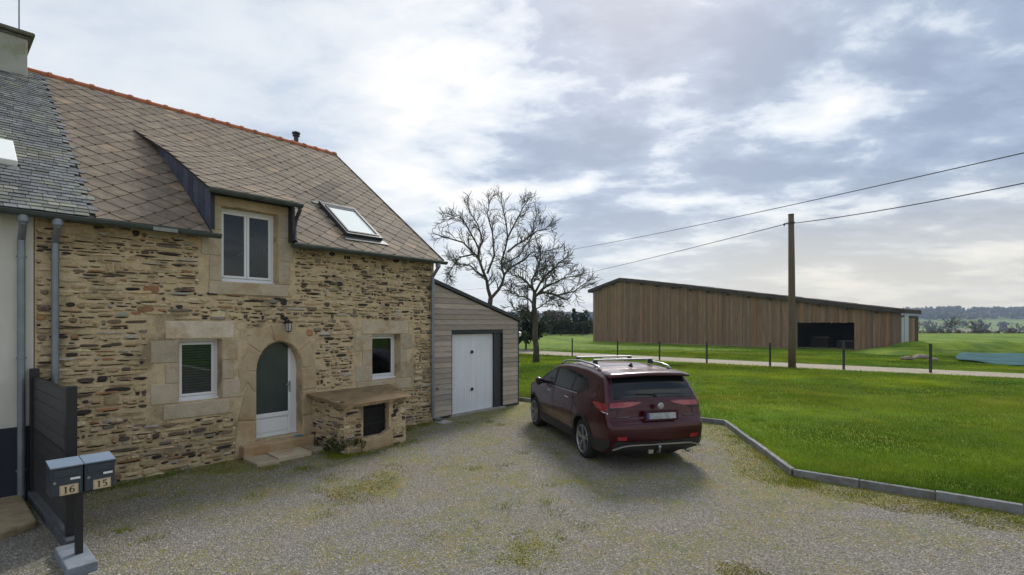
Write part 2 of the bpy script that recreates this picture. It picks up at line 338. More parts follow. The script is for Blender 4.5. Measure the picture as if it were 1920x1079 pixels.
# ------------------------------------------------------------------ ground
def polymesh(name, rings, mt, z=0, local=True, kind='structure', label=None):
    vs3 = [[Vector((x, y, 0)) for x, y in r] for r in rings]
    tris = tessellate_polygon(vs3); flat = [(x, y, z) for r in rings for x, y in r]
    mb = MB(); mb.add(flat, [t for t in tris])
    o = mb.build(name, mt, kind=kind)
    if local: o.location = (O.x, O.y, 0); o.rotation_euler = (0, 0, TH)
    fixnormals(o)
    if o.data.polygons and o.data.polygons[0].normal.z < 0: o.data.flip_normals()
    return o
KERB = [(10.50, .50), (11.0, .50), (11.33, -5.53), (7.90, -7.67), (8.02, -10.23), (8.25, -15.0), (8.6, -30.0)]
def gravel_extra(t, colr, vec):
    l = t.links.new
    # coarse patches: grey chippings worn to sandy fines and yellow moss; more moss by the wall and the kerb
    sp = N(t, 'ShaderNodeSeparateXYZ'); tcx = N(t, 'ShaderNodeTexCoord'); l(tcx.outputs['Object'], sp.inputs[0])
    def mr(v, a, b):
        m = N(t, 'ShaderNodeMapRange', interpolation_type='SMOOTHSTEP'); l(v, m.inputs[0]); m.inputs[1].default_value = a; m.inputs[2].default_value = b; return m.outputs[0]
    wall = mr(sp.outputs[1], -1.7, -.35)
    kl = mathn(t, 'ADD', mathn(t, 'MULTIPLY', sp.outputs[0], .53), mathn(t, 'MULTIPLY', sp.outputs[1], -.847))   # along the kerb side
    kerb = mathn(t, 'MAXIMUM', mathn(t, 'MULTIPLY', mr(kl, 9.3, 10.6), mr(sp.outputs[1], -8.7, -7.6)), mathn(t, 'MULTIPLY', mr(sp.outputs[0], 6.9, 8.0), mr(mathn(t, 'MULTIPLY', sp.outputs[1], -1), 7.0, 8.0)))
    kerb2 = mr(sp.outputs[0], 9.6, 11.2)
    a = mathn(t, 'MAXIMUM', mathn(t, 'MULTIPLY', wall, .12), mathn(t, 'MULTIPLY', mathn(t, 'MAXIMUM', kerb, kerb2), .20))
    n = N(t, 'ShaderNodeTexNoise'); l(tcx.outputs['Object'], n.inputs[0]); setin(n, Scale=1.15, Detail=9, Roughness=.72, Distortion=.4)
    s = mathn(t, 'ADD', n.outputs[0], a)
    mossf = ramp(t, s, [(.45, (0, 0, 0)), (.57, (.9, .9, .9))])
    n2 = N(t, 'ShaderNodeTexNoise'); l(tcx.outputs['Object'], n2.inputs[0]); setin(n2, Scale=3.4, Detail=6, Roughness=.7)
    mc = ramp(t, n2.outputs[0], [(.38, (.12, .15, .018)), (.54, (.22, .205, .026)), (.68, (.29, .17, .035))])
    n4 = N(t, 'ShaderNodeTexNoise'); l(tcx.outputs['Object'], n4.inputs[0]); setin(n4, Scale=16, Detail=6, Roughness=.75)
    brk = ramp(t, n4.outputs[0], [(.40, (.25, .25, .25)), (.56, (1, 1, 1))])
    n3 = N(t, 'ShaderNodeTexNoise'); l(tcx.outputs['Object'], n3.inputs[0]); setin(n3, Scale=.33, Detail=5, Roughness=.6)
    sandf = ramp(t, n3.outputs[0], [(.42, (0, 0, 0)), (.6, (.75, .75, .75))])
    v = N(t, 'ShaderNodeTexVoronoi'); l(tcx.outputs['Object'], v.inputs[0]); v.inputs['Scale'].default_value = 62
    chips = ramp(t, v.outputs['Color'], [(.2, (.62, .62, .62)), (.55, (1.0, 1.0, 1.0)), (.9, (1.4, 1.38, 1.34))])
    base = mixc(t, sandf, colr, (.225, .195, .135)); base = mixc(t, 1.0, base, chips, 'MULTIPLY')
    return mixc(t, mathn(t, 'MULTIPLY', mossf, brk), base, mc)
M['gravel'] = mat('gravel', (.24, .232, .215), (.175, .168, .155), scale=18, rough=.95, bump=1.0, bscale=62, bdist=.018, bumptype='voronoi', extra=gravel_extra)
yard = polymesh('gravel_yard', [[(-45, -60)] + KERB[::-1] + [(10.5, 20), (-45, 20)]], M['gravel'], 0)
def lawn_extra(t, colr, vec):
    l = t.links.new
    n = N(t, 'ShaderNodeTexNoise'); l(vec, n.inputs[0]); setin(n, Scale=.45, Detail=8, Roughness=.7)
    c = ramp(t, n.outputs[0], [(.34, (.06, .12, .007)), (.48, (.105, .19, .010)), (.60, (.16, .24, .015)), (.70, (.24, .27, .045))])
    mpn = N(t, 'ShaderNodeMapping'); mpn.inputs['Scale'].default_value = (.25, .05, 1); mpn.inputs['Rotation'].default_value = (0, 0, R(-35)); l(vec, mpn.inputs[0])
    nn = N(t, 'ShaderNodeTexNoise'); l(mpn.outputs[0], nn.inputs[0]); setin(nn, Scale=.8, Detail=4, Roughness=.6)
    k = ramp(t, nn.outputs[0], [(.38, (.72, .8, .75)), (.6, (1.25, 1.15, 1.1))])
    f = N(t, 'ShaderNodeTexNoise'); l(vec, f.inputs[0]); setin(f, Scale=22, Detail=6, Roughness=.8)
    kf = ramp(t, f.outputs[0], [(.35, (.45, .5, .45)), (.62, (1.35, 1.3, 1.2))])
    return mixc(t, 1.0, mixc(t, 1.0, c, k, 'MULTIPLY'), kf, 'MULTIPLY')
M['lawn'] = mat('lawn', (.06, .13, .015), rough=.95, bump=1.0, bscale=30, bdist=.06, extra=lawn_extra, spec=.2)
# lawn and meadow, one sheet out to 110 m, butting against the kerb; far terrain takes over from there
lw = [tuple((l2w(x, y)).xy) for x, y in KERB]
lawn = polymesh('lawn', [[lw[0]] + lw[1:] + [(140, -140), (320, 112), (-200, 112), (-60, 40), tuple(l2w(10.5, 20).xy)]], M['lawn'], .085, local=False)
backg = polymesh('meadow_behind_house', [[(-45, 20), (10.5, 20), (10.5, 20.6), (-45, 60)]], M['lawn'], .05)
# track across the meadow
def trk_extra(t, colr, vec):
    n = N(t, 'ShaderNodeTexNoise'); t.links.new(vec, n.inputs[0]); setin(n, Scale=.5, Detail=7, Roughness=.7)
    return mixc(t, ramp(t, n.outputs[0], [(.55, (0, 0, 0)), (.68, (.7, .7, .7))]), colr, (.12, .15, .05))
M['track'] = mat('sandy track', (.33, .285, .215), (.26, .22, .165), scale=3, rough=.95, bump=.4, bscale=30, extra=trk_extra)
def edge(pts, amp, s):
    o = []
    for i in range(len(pts) - 1):
        for k in range(8):
            t = k / 8; o.append((pts[i][0] * (1 - t) + pts[i + 1][0] * t + random.uniform(-amp, amp), pts[i][1] * (1 - t) + pts[i + 1][1] * t + random.uniform(-amp, amp)))
    return o + [pts[-1]]
nearE = edge([(-22, 54.5), (.81, 38.0), (14.3, 26.0), (21.5, 21.0), (34, 13.5)], .12, 1)
farE = edge([(36, 15.5), (23.3, 23.2), (15.8, 29.4), (11.6, 33.2), (.9, 43.4), (-20, 60)], .12, 1)
track = polymesh('track', [nearE + farE], M['track'], .092, local=False)

# far terrain: fields that fall into a valley, then low hills
def hz(x, y):
    d = y
    base = .085 - 7.5 * (1 / (1 + math.exp(-(d - 190) / 28)))
    nz = math.sin(x * .0043 + 1.1) * .5 + math.sin(x * .0101 + 2.0) * .28 + math.sin(x * .023 + d * .004) * .12
    rise = 1 / (1 + math.exp(-(d - 1150) / 120))
    az = x / max(d, 1)
    h = 24 + 17 * max(0, min(1, (az - .1) / .7)) + 5 * nz
    return base * (1 - 0) + rise * (h + 8) + 1.2 * nz * min(1, max(0, (d - 140) / 120))
def far_extra(t, colr, vec):
    l = t.links.new
    mpn = N(t, 'ShaderNodeMapping'); mpn.inputs['Scale'].default_value = (.004, .011, .0); l(vec, mpn.inputs[0])
    v = N(t, 'ShaderNodeTexVoronoi'); l(mpn.outputs[0], v.inputs[0]); v.inputs['Scale'].default_value = 1.0
    sp = N(t, 'ShaderNodeSeparateColor'); l(v.outputs['Color'], sp.inputs[0])
    c = ramp(t, sp.outputs[0], [(.0, (.14, .20, .035)), (.3, (.10, .17, .03)), (.5, (.17, .16, .09)), (.75, (.12, .19, .03)), (.9, (.17, .21, .06))], 'CONSTANT')
    s2 = N(t, 'ShaderNodeSeparateXYZ'); l(vec, s2.inputs[0])
    m = N(t, 'ShaderNodeMapRange'); l(s2.outputs[2], m.inputs[0]); m.inputs[1].default_value = 6; m.inputs[2].default_value = 22
    n = N(t, 'ShaderNodeTexNoise'); l(vec, n.inputs[0]); setin(n, Scale=.02, Detail=5, Roughness=.6)
    wood = ramp(t, n.outputs[0], [(.4, (.018, .026, .012)), (.6, (.05, .045, .028))])
    return mixc(t, m.outputs[0], c, wood)
M['far'] = mat('far fields', (.06, .1, .02), rough=.95, bump=.6, bscale=.25, bdist=2, extra=far_extra, spec=.1)
mb = MB(); ys = [110, 118, 128, 140, 155, 170, 185, 200, 220, 250, 290, 340, 400, 480, 560, 660, 760, 860, 940, 1000, 1050, 1100, 1150, 1200, 1260, 1320, 1400, 1500]
nx = 90; vs = []
for y in ys:
    for i in range(nx + 1):
        x = (-1.3 + 2.75 * i / nx) * (y + 120); vs.append((x, y, hz(x, y)))
mb.add(vs, [(j * (nx + 1) + i, j * (nx + 1) + i + 1, (j + 1) * (nx + 1) + i + 1, (j + 1) * (nx + 1) + i) for j in range(len(ys) - 1) for i in range(nx)])
mb.build('hills', M['far'], smooth=True, kind='structure')

# ------------------------------------------------------------------ kerb
kerb = empty('kerb', (O.x, O.y, 0), TH, kind='structure')
def kerbrun(a, b, n):
    a, b = Vector((*a, 0)), Vector((*b, 0)); L_ = (b - a).length
    for i in range(n):
        p = a.lerp(b, i / n); q = a.lerp(b, (i + 1) / n); d = (q - p).normalized() * .006
        m_ = MB(); g = random.uniform(.75, 1.02); zt = .112 + random.uniform(-.006, .008)
        dn = Vector((-d.y, d.x, 0)).normalized() * random.uniform(-.006, .006)
        m_.obox(p + d + dn + Vector((0, 0, zt - .11)), q - d + dn + Vector((0, 0, zt - .11)), .085, .22, 0, (g, g, g))
        bevel(m_.build('kerb_stone', M['concrete'], kerb, center=True), .01, 2)
for i, n in enumerate((1, 6, 4, 3, 5)): kerbrun(KERB[i], KERB[i + 1], n)
m_ = MB()
for i in range(5):
    a, b = Vector((*KERB[i], 0)), Vector((*KERB[i + 1], 0)); m_.obox(a + Vector((0, 0, .02)), b + Vector((0, 0, .02)), .066, .14, 0, (.35, .36, .3))
m_.build('kerb_footing', M['concrete'], kerb)

# ------------------------------------------------------------------ stone house
house = empty('stone_house', (O.x, O.y, 0), TH, 'cottage of tan rubble stone under a brown diamond tiled roof with orange ridge', 'house')
TAN = 36.35
RA = math.atan2(7.58 - 3.9, 5.0); CR, SR = math.cos(RA), math.sin(RA)
def roofP(x, v, w_=0.0): return (x, -.25 + v * CR - w_ * SR, 3.9 + v * SR + w_ * CR)
VR = 5.0 / CR
XR = 7.2
# openings (x0,x1,z0,z1)
WIN1 = (1.72, 2.37, 1.09, 2.13); WIN2 = (5.38, 6.12, 1.14, 2.15); WUP = (2.36, 3.34, 3.12, 4.43)
def arch_pts(x0, x1, z0, zs, zt, n=12):
    cx = (x0 + x1) / 2; rx = (x1 - x0) / 2
    return [(x1, z0), (x1, zs)] + [(cx + rx * math.cos(math.pi * k / n), zs + (zt - zs) * math.sin(math.pi * k / n)) for k in range(1, n)] + [(x0, zs), (x0, z0)]
DOOR = (2.94, 3.80, .24, 1.52, 2.06)
door_hole = arch_pts(*DOOR)
rect = lambda r: [(r[0], r[2]), (r[1], r[2]), (r[1], r[3]), (r[0], r[3])]
def walled(name, outer, holes, y0, y1, mt, parent):
    rings = [outer] + [h[::-1] for h in holes]; v3 = [[Vector((a, b, 0)) for a, b in r] for r in rings]
    tr = tessellate_polygon(v3); flat = [p for r in rings for p in r]; n = len(flat)
    mb = MB(); mb.add([(a, y0, b) for a, b in flat] + [(a, y1, b) for a, b in flat], [tuple(t) for t in tr] + [tuple(i + n for i in t[::-1]) for t in tr])
    o = 0; fs = []
    for r in rings:
        k = len(r)
        for i in range(k): fs.append((o + i, o + (i + 1) % k, n + o + (i + 1) % k, n + o + i))
        o += k
    mb.f += fs; mb.m += [0] * len(fs); mb.c += [None] * len(fs)
    ob = mb.build(name, mt, parent); fixnormals(ob); return ob
outer = [(0, -.1), (7.12, -.1), (7.12, 3.98), (3.56, 3.98), (3.56, 4.62), (2.17, 4.62), (2.17, 3.98), (0, 3.98)]
wall = walled('wall', outer, [rect(WIN1), rect(WIN2), rect(WUP), door_hole], 0, .5, M['mortar'], house)
mb = MB()
mb.box(6.62, 7.12, .5, 9.3, -.1, 3.95); mb.box(0, 6.62, 8.8, 9.3, -.1, 3.95)
mb.prism([(.5, 3.9), (8.8, 3.9), (4.75, 7.3)], lambda a, b, t: (t, a, b), 6.70, 7.10)
sw = mb.build('side_wall', M['mortar'], house); fixnormals(sw)
mb = MB(); mb.box(.0, 6.6, .52, 8.8, .1, .2); mb.box(.0, 6.6, .52, 8.8, 2.75, 2.85); mb.build('floor', M['slab'], house)
mb = MB(); mb.box(.02, 6.6, 2.2, 2.3, .2, 5.0); mb.build('partition', M['sash'], house)

STC = [((.48, .37, .215), 34), ((.41, .31, .175), 24), ((.56, .455, .29), 18), ((.11, .082, .060), 11), ((.045, .036, .032), 13), ((.20, .145, .095), 9), ((.34, .185, .085), 4), ((.40, .37, .31), 7), ((.22, .20, .15), 6)]
def pick():
    r = random.uniform(0, sum(w_ for _, w_ in STC))
    for c, w_ in STC:
        r -= w_
        if r <= 0: break
    k = random.uniform(.82, 1.2); return tuple(v * k * random.uniform(.95, 1.05) for v in c)
def split(x0, x1, z0, z1, out_):
    """irregular thin courses: rows swell, pinch and step so that no joint runs on"""
    z = z0; row = 0
    while z < z1:
        h0 = random.choice((.034, .042, .05, .058, .066, .078, .095)); ph, am = random.uniform(0, 6), random.uniform(.1, .3) * h0
        x = x0 - random.uniform(0, .2)
        while x < x1:
            fine = .82 if x > 4.0 else 1.0
            wd = random.choice((.07, .10, .13, .16, .20, .26, .34)) * random.uniform(.8, 1.25) * fine
            hh = h0 * random.uniform(.55, 1.08); zc = z + h0 / 2 + am * math.sin(x * 2.1 + ph) + random.uniform(-.12, .12) * h0
            a, b = max(x, x0), min(x + wd, x1)
            if random.random() < .06: hh = h0 * random.uniform(1.5, 2.1); b = min(a + wd * .9, x1)
            if b - a > .04: out_.append((a, b, zc - hh / 2, zc + hh / 2))
            x += wd
        z += h0 * random.uniform(.94, 1.04); row += 1
def rubble(parent, x0, x1, z0, z1, fn, excl, nparts, limit=None, thick=.022, inside=None, dark=None):
    cells = []; split(x0, x1, z0, z1, cells)
    st = []
    for a, b, c, d in cells:
        j = random.uniform(.006, .016); a += j; b -= j; c += j * .7; d -= j * .7
        bad = False
        for e in excl:
            if a < e[1] and b > e[0] and c < e[3] and d > e[2]:
                opts = sorted([(b - e[0], 'b'), (e[1] - a, 'a'), (d - e[2], 'd'), (e[3] - c, 'c')]); k = opts[0][1]
                if k == 'b': b = e[0] - .012
                elif k == 'a': a = e[1] + .012
                elif k == 'd': d = e[2] - .01
                else: c = e[3] + .01
                if b - a < .05 or d - c < .018: bad = True; break
        if bad or b - a < .035 or d - c < .014: continue
        if inside and not inside((a + b) / 2, (c + d) / 2): continue
        st.append((a, b, c, d))
    st.sort(key=lambda s_: -(s_[1] - s_[0]) * (s_[3] - s_[2]) / (.4 + math.dist(fn((s_[0] + s_[1]) / 2, (s_[2] + s_[3]) / 2, 0), CAML)) ** 2)
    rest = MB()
    for (a, b, c, d) in st:  # flat dark lenses under the stones: crevice shade painted as colour
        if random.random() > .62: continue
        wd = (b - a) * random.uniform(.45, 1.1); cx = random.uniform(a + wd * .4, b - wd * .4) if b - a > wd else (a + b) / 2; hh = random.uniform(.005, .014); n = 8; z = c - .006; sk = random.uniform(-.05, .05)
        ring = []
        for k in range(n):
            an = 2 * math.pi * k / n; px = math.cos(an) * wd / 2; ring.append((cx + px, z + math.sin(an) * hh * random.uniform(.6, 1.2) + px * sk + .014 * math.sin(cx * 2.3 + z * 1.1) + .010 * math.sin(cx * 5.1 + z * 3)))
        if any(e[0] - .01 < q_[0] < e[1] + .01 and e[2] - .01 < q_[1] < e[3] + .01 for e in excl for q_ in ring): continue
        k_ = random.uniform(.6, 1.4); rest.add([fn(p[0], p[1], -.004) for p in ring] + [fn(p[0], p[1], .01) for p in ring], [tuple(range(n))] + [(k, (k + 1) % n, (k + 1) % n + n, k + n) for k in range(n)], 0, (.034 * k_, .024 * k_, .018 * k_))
    for i, (a, b, c, d) in enumerate(st):
        cx, cz, hw, hh = (a + b) / 2, (c + d) / 2, (b - a) / 2, (d - c) / 2
        sk = random.uniform(-.05, .05) * 1.0; n = 10; ring = []; sq = random.uniform(.55, .85)
        wv = .014 * math.sin(cx * 2.3 + cz * 1.1) + .010 * math.sin(cx * 5.1 + cz * 3)
        for k in range(n):
            an = 2 * math.pi * k / n + .3; ca, sa = math.cos(an), math.sin(an)
            px = math.copysign(abs(ca) ** sq, ca) * hw * random.uniform(.86, 1.03); pz = math.copysign(abs(sa) ** sq, sa) * hh * random.uniform(.80, 1.05)
            ring.append((cx + px, cz + pz + px * sk + wv))
        col = pick()
        if dark and random.random() < dark: col = tuple(v * .6 for v in col)
        th = thick * random.uniform(.2, 1.0)
        if sum(col) < .4 and not dark: hw *= .95
        vs = [fn(p[0], p[1], .012) for p in ring] + [fn(p[0], p[1], -th * .7) for p in ring] + [fn(cx + (p[0] - cx) * .72, cz + (p[1] - cz) * .66, -th - random.uniform(0, .006)) for p in ring]
        fs = [(k, (k + 1) % n, (k + 1) % n + n, k + n) for k in range(n)] + [(k + n, (k + 1) % n + n, (k + 1) % n + 2 * n, k + 2 * n) for k in range(n)] + [tuple(range(2 * n, 3 * n))]
        if i < nparts:
            m1 = MB(); m1.add(vs, fs, 0, col); m1.build('stone', M['stone'], parent, center=True)
        else: rest.add(vs, fs, 0, col)
    if rest.f: rest.build('small_stones_and_crevice_shade', M['stone'], parent, kind='stuff')
excl = [(1.30, 2.74, .82, 2.44), (2.60, 4.08, -.1, 1.62), (2.68, 4.06, 1.6, 2.12), (2.86, 3.88, 2.1, 2.30), (3.05, 3.70, 2.28, 2.42), (4.93, 6.50, .88, 2.47), (2.02, 3.64, 2.90, 4.62), (-.1, .0, 0, 4), (3.9, 5.8, -.1, 1.03)]
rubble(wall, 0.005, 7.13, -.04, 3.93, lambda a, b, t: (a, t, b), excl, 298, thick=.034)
# gable return stones are out of sight; quoins of the right corner show their edge
def block(name, poly, y0, y1, parent, g=1.0, mt=None, label=None, bev=.012, tint=(1, 1, 1)):
    m1 = MB(); m1.prism(poly, lambda a, b, t: (a, t, b), y0, y1, 0, tuple(g * k for k in tint))
    o = m1.build(name, mt or M['granite'], parent, center=True, label=label); fixnormals(o); bevel(o, bev, 2); return o
def bx(a, b, c, d, j=.01):
    r = lambda: random.uniform(-j, j)
    return [(a + r(), c + r()), (b + r(), c + r()), (b + r(), d + r()), (a + r(), d + r())]
def surround(lint, sill, jl, jr, op, y=-.014, gl=(1.2, 1.22, 1.3)):
    block('lintel', bx(*lint), y, .30, house, 1.12, tint=gl)
    block('sill', bx(*sill), y - .01, .30, house, 1.05)
    for (a, b, c, d) in jl + jr: block('jamb_stone', bx(a, b, c, d, .006), y, .30, house, random.uniform(.88, 1.12))
surround((1.53, 2.56, 2.135, 2.43), (1.50, 2.54, .84, 1.085),
    [(1.33, 1.715, 1.76, 2.12), (1.53, 1.715, 1.43, 1.75), (1.33, 1.715, 1.10, 1.42)], [(2.375, 2.62, 1.76, 2.12), (2.375, 2.56, 1.43, 1.75), (2.375, 2.70, 1.10, 1.42)], WIN1)
surround((5.12, 6.34, 2.155, 2.45), (5.00, 6.42, .90, 1.135),
    [(4.96, 5.375, 1.80, 2.145), (5.14, 5.375, 1.48, 1.79), (4.97, 5.375, 1.145, 1.47)], [(6.125, 6.46, 1.80, 2.145), (6.125, 6.32, 1.48, 1.79), (6.125, 6.47, 1.145, 1.47)], WIN2, gl=(1, 1, 1))
surround((2.20, 3.54, 4.445, 4.63), (2.16, 3.52, 2.90, 3.115),
    [(2.17, 2.355, 4.0, 4.43), (2.05, 2.355, 3.56, 3.99), (2.17, 2.355, 3.125, 3.55)], [(3.345, 3.56, 4.0, 4.43), (3.345, 3.62, 3.56, 3.99), (3.345, 3.56, 3.125, 3.55)], WUP, gl=(.95, .86, .75))
# arched door surround: irregular jamb stones and a ring of voussoirs
dcx = (DOOR[0] + DOOR[1]) / 2; drx = (DOOR[1] - DOOR[0]) / 2
dcol = (1.06, .98, .85)
for poly in ([(2.56, .02), (2.935, .02), (2.935, .62), (2.62, .66)], [(2.62, .67), (2.935, .63), (2.935, 1.10), (2.80, 1.30), (2.72, 1.10)], [(2.66, 1.12), (2.79, 1.32), (2.935, 1.12), (2.935, 1.51), (2.62, 1.62)],
             [(3.805, .02), (4.10, .02), (4.08, .60), (3.805, .60)], [(3.805, .61), (4.06, .61), (4.08, 1.10), (3.805, 1.08)], [(3.805, 1.09), (4.10, 1.11), (4.06, 1.58), (3.805, 1.515)]):
    block('jamb_stone', poly, -.02, .30, house, random.uniform(.88, 1.08), bev=.025, tint=dcol)
def ap(k, s): an = math.pi * k; return (dcx + (drx + s) * math.cos(an), DOOR[3] + (DOOR[4] - DOOR[3] + s) * math.sin(an))
br = [0, .2, .42, .58, .8, 1.0]
for i in range(5):
    a0, a1 = br[i] + .006, br[i + 1] - .006; pts = [ap(a0 + (a1 - a0) * k / 4, .004) for k in range(5)] + [ap(a1 - (a1 - a0) * k / 4, (.26, .33, .34, .33, .26)[i] + random.uniform(-.02, .02)) for k in range(5)]
    block('arch_stone', pts, -.02, .30, house, random.uniform(.92, 1.1), bev=.02, tint=dcol)
block('threshold', [(2.64, .02), (3.95, .02), (3.95, .235), (2.64, .235)], -.22, .30, house, .95, bev=.03, tint=(1, .85, .68))

def casement(parent, op, yf, two=False, blindtype=None, extra_reveal=.0):
    x0, x1, z0, z1 = op; wn = empty('window', ((x0 + x1) / 2, yf, z0), parent=parent)
    def off(m1, nm, mt, **k):
        o = m1.build(nm, mt, wn, **k); o.location = Vector(o.location) - Vector(((x0 + x1) / 2, yf, z0)); return o
    f = .055; m1 = MB()
    m1.box(x0, x1, yf, yf + .07, z0, z0 + f + .02); m1.box(x0, x1, yf, yf + .07, z1 - f, z1); m1.box(x0, x0 + f, yf, yf + .07, z0 + f + .02, z1 - f); m1.box(x1 - f, x1, yf, yf + .07, z0 + f + .02, z1 - f)
    bevel(off(m1, 'frame', M['pvc']), .006)
    m1 = MB(); m1.box(x0 - .01, x1 + .01, yf - .05, yf - .001, z0 - .005, z0 + .035); bevel(off(m1, 'sill', M['pvc']), .006)
    ins = [(x0 + f + .004, x1 - f - .004)] if not two else [(x0 + f + .004, (x0 + x1) / 2 - .003), ((x0 + x1) / 2 + .003, x1 - f - .004)]
    for a, b in ins:
        m1 = MB(); c0, c1 = z0 + f + .024, z1 - f - .004; g = .042; y = yf - .016
        m1.box(a, b, y, y + .06, c0, c0 + g); m1.box(a, b, y, y + .06, c1 - g, c1); m1.box(a, a + g, y, y + .06, c0 + g, c1 - g); m1.box(b - g, b, y, y + .06, c0 + g, c1 - g)
        bevel(off(m1, 'sash', M['pvc']), .006)
        m1 = MB(); m1.box(a + g, b - g, y + .022, y + .034, c0 + g, c1 - g); off(m1, 'pane', M['glass'])
    hx = ins[0][1] - .02; m1 = MB(); hz_ = (z0 + z1) / 2 - .08
    if two: m1.obox((hx + .02, yf + .06, hz_), (hx - .10, yf + .075, hz_ - .07), .02, .02); off(m1, 'handle', M['pvc'])
    if blindtype == 'slats':
        m1 = MB(); z = z0 + .12
        while z < z1 - .1: m1.box(x0 + .05, x1 - .05, yf + .065, yf + .085, z, z + .034); z += .045
        off(m1, 'blind', M['blind'])
    if blindtype == 'curtain':
        m1 = MB(); n = 26; xs = [x0 + .60 * (x1 - x0) + .37 * (x1 - x0) * i / n for i in range(n + 1)]
        vs = [(x, yf + .16 + .018 * math.sin(i * 1.7), z) for z in (z0, z1) for i, x in enumerate(xs)]; m1.add(vs, [(i, i + 1, i + n + 2, i + n + 1) for i in range(n)]); off(m1, 'curtain', M['leaf2'])
    return wn
M['leaf2'] = mat('green curtain', (.09, .12, .06), rough=.9)
w1 = casement(house, WIN1, .21, blindtype='slats'); w1['label'] = 'small white window left of the arched door with slatted blind'
w2 = casement(house, WIN2, .21); w2['label'] = 'small white window above the stone well house'
w3 = casement(house, WUP, .20, two=True, blindtype='curtain'); w3['label'] = 'double white dormer window with two sashes'

# door
dr = empty('door', (DOOR[0], .22, DOOR[2]), parent=house); dr['label'] = 'arched white front door with tall dark glass'
def dpart(m1, nm, mt, **k):
    o = m1.build(nm, mt, dr, **k); o.location = Vector(o.location) - Vector((DOOR[0], .22, DOOR[2])); return o
def archring(x0, x1, z0, zs, zt, f, y0, y1):
    o = [(x0, z0), (x1, z0)] + arch_pts(x0, x1, z0, zs, zt)[1:-1]; cx = (x0 + x1) / 2
    return o
m1 = MB(); big = arch_pts(DOOR[0] - .03, DOOR[1] + .03, DOOR[2] - .01, DOOR[3], DOOR[4] + .02)
m1.prism(big, lambda a, b, t: (a, t, b), .24, .29); o = dpart(m1, 'frame', M['pvc']); fixnormals(o)
# leaf: hinge stile, glass, bottom rail
m1 = MB(); m1.box(3.02, 3.80, .215, .238, .255, .30); m1.box(3.62, 3.68, .205, .2385, .30, 1.9); m1.box(3.0, 3.64, .205, .238, .62, .70)
m1.box(3.0, 3.62, .222, .236, .34, .58); bevel(dpart(m1, 'stile', M['pvc']), .005)
gl = clip(arch_pts(2.955, 3.90, .70, 1.46, 2.03), -1, 0, 3.62)
m1 = MB(); m1.prism(gl, lambda a, b, t: (a, t, b), .205, .236); o = dpart(m1, 'pane', M['doorglass']); fixnormals(o)
m1 = MB(); m1.box(3.635, 3.665, .185, .205, 1.06, 1.28); m1.obox((3.65, .175, 1.22), (3.55, .16, 1.215), .018, .022); m1.tube([(3.65, .21, 1.22), (3.65, .17, 1.22)], .011, 8)
dpart(m1, 'handle', M['chrome'])

# lantern
ln = empty('wall_lamp', (3.46, -.02, 2.42), parent=house)
m1 = MB(); m1.tube([(0, .0, .04), (0, -.08, .07), (0, -.14, .03)], .011, 6); m1.box(-.03, .03, -.01, .015, -.03, .10); m1.lathe([(.0, .045), (.05, .01), (.085, -.015), (.085, -.025), (.0, -.025)], (0, -.14, .0), sides=6)
m1.build('bracket', M['black'], ln)
m1 = MB(); m1.lathe([(.055, -.03), (.06, -.06), (.042, -.17), (.0, -.18)], (0, -.14, .0), sides=6); m1.build('lamp_glass', M['lampglass'], ln)
m1 = MB()
for k in range(6):
    a = math.pi / 3 * k; m1.tube([(.062 * math.cos(a), -.14 + .062 * math.sin(a), -.03), (.045 * math.cos(a), -.14 + .045 * math.sin(a), -.175)], .005, 4)
m1.lathe([(.0, -.195), (.045, -.19), (.047, -.17), (.0, -.17)], (0, -.14, 0), sides=6); m1.build('lamp_cage', M['black'], ln)

# ---- roof
roof = MB(); 
def underlay(reg, fn, w_=0.0, t=.06):
    mb_ = MB(); mb_.prism(reg, lambda a, b, t_: fn(a, b, t_), w_, w_ - t); return mb_
ROOFREG_L = [(-4.5, 0), (2.13, 0), (2.13, VR), (-4.5, VR)]
DJ = 4.17           # where the dormer roof runs into the main slope
regs = {'l': [(.62, 0), (2.10, 0), (2.10, VR), (.62, VR)], 'dm': [(2.10, DJ - .3), (3.60, DJ - .3), (3.60, VR), (2.10, VR)], 'r': [(3.60, 0), (XR, 0), (XR, VR), (3.60, VR)]}
mb = underlay([(.62, 0), (2.14, 0), (2.14, VR), (.62, VR)], roofP); a = mb.build('roof', M['under'], house); fixnormals(a); roofpart = a
mb = underlay([(2.14, DJ - .5), (3.56, DJ - .5), (3.56, VR), (2.14, VR)], roofP); o = mb.build('roof_deck', M['under'], house); fixnormals(o)
mb = underlay([(3.56, 0), (XR - .01, 0), (XR - .01, VR), (3.56, VR)], roofP); o = mb.build('roof_deck', M['under'], house); fixnormals(o)
# rear slope
def rearP(x, v, w_=0.0): return (x, 9.75 - v * CR + w_ * SR, 3.9 + v * SR + w_ * CR)
mb = MB(); mb.prism([(-4.5, 0), (XR, 0), (XR, VR), (-4.5, VR)], rearP, .02, -.05); o = mb.build('rear_slope', M['tile'], house); fixnormals(o)
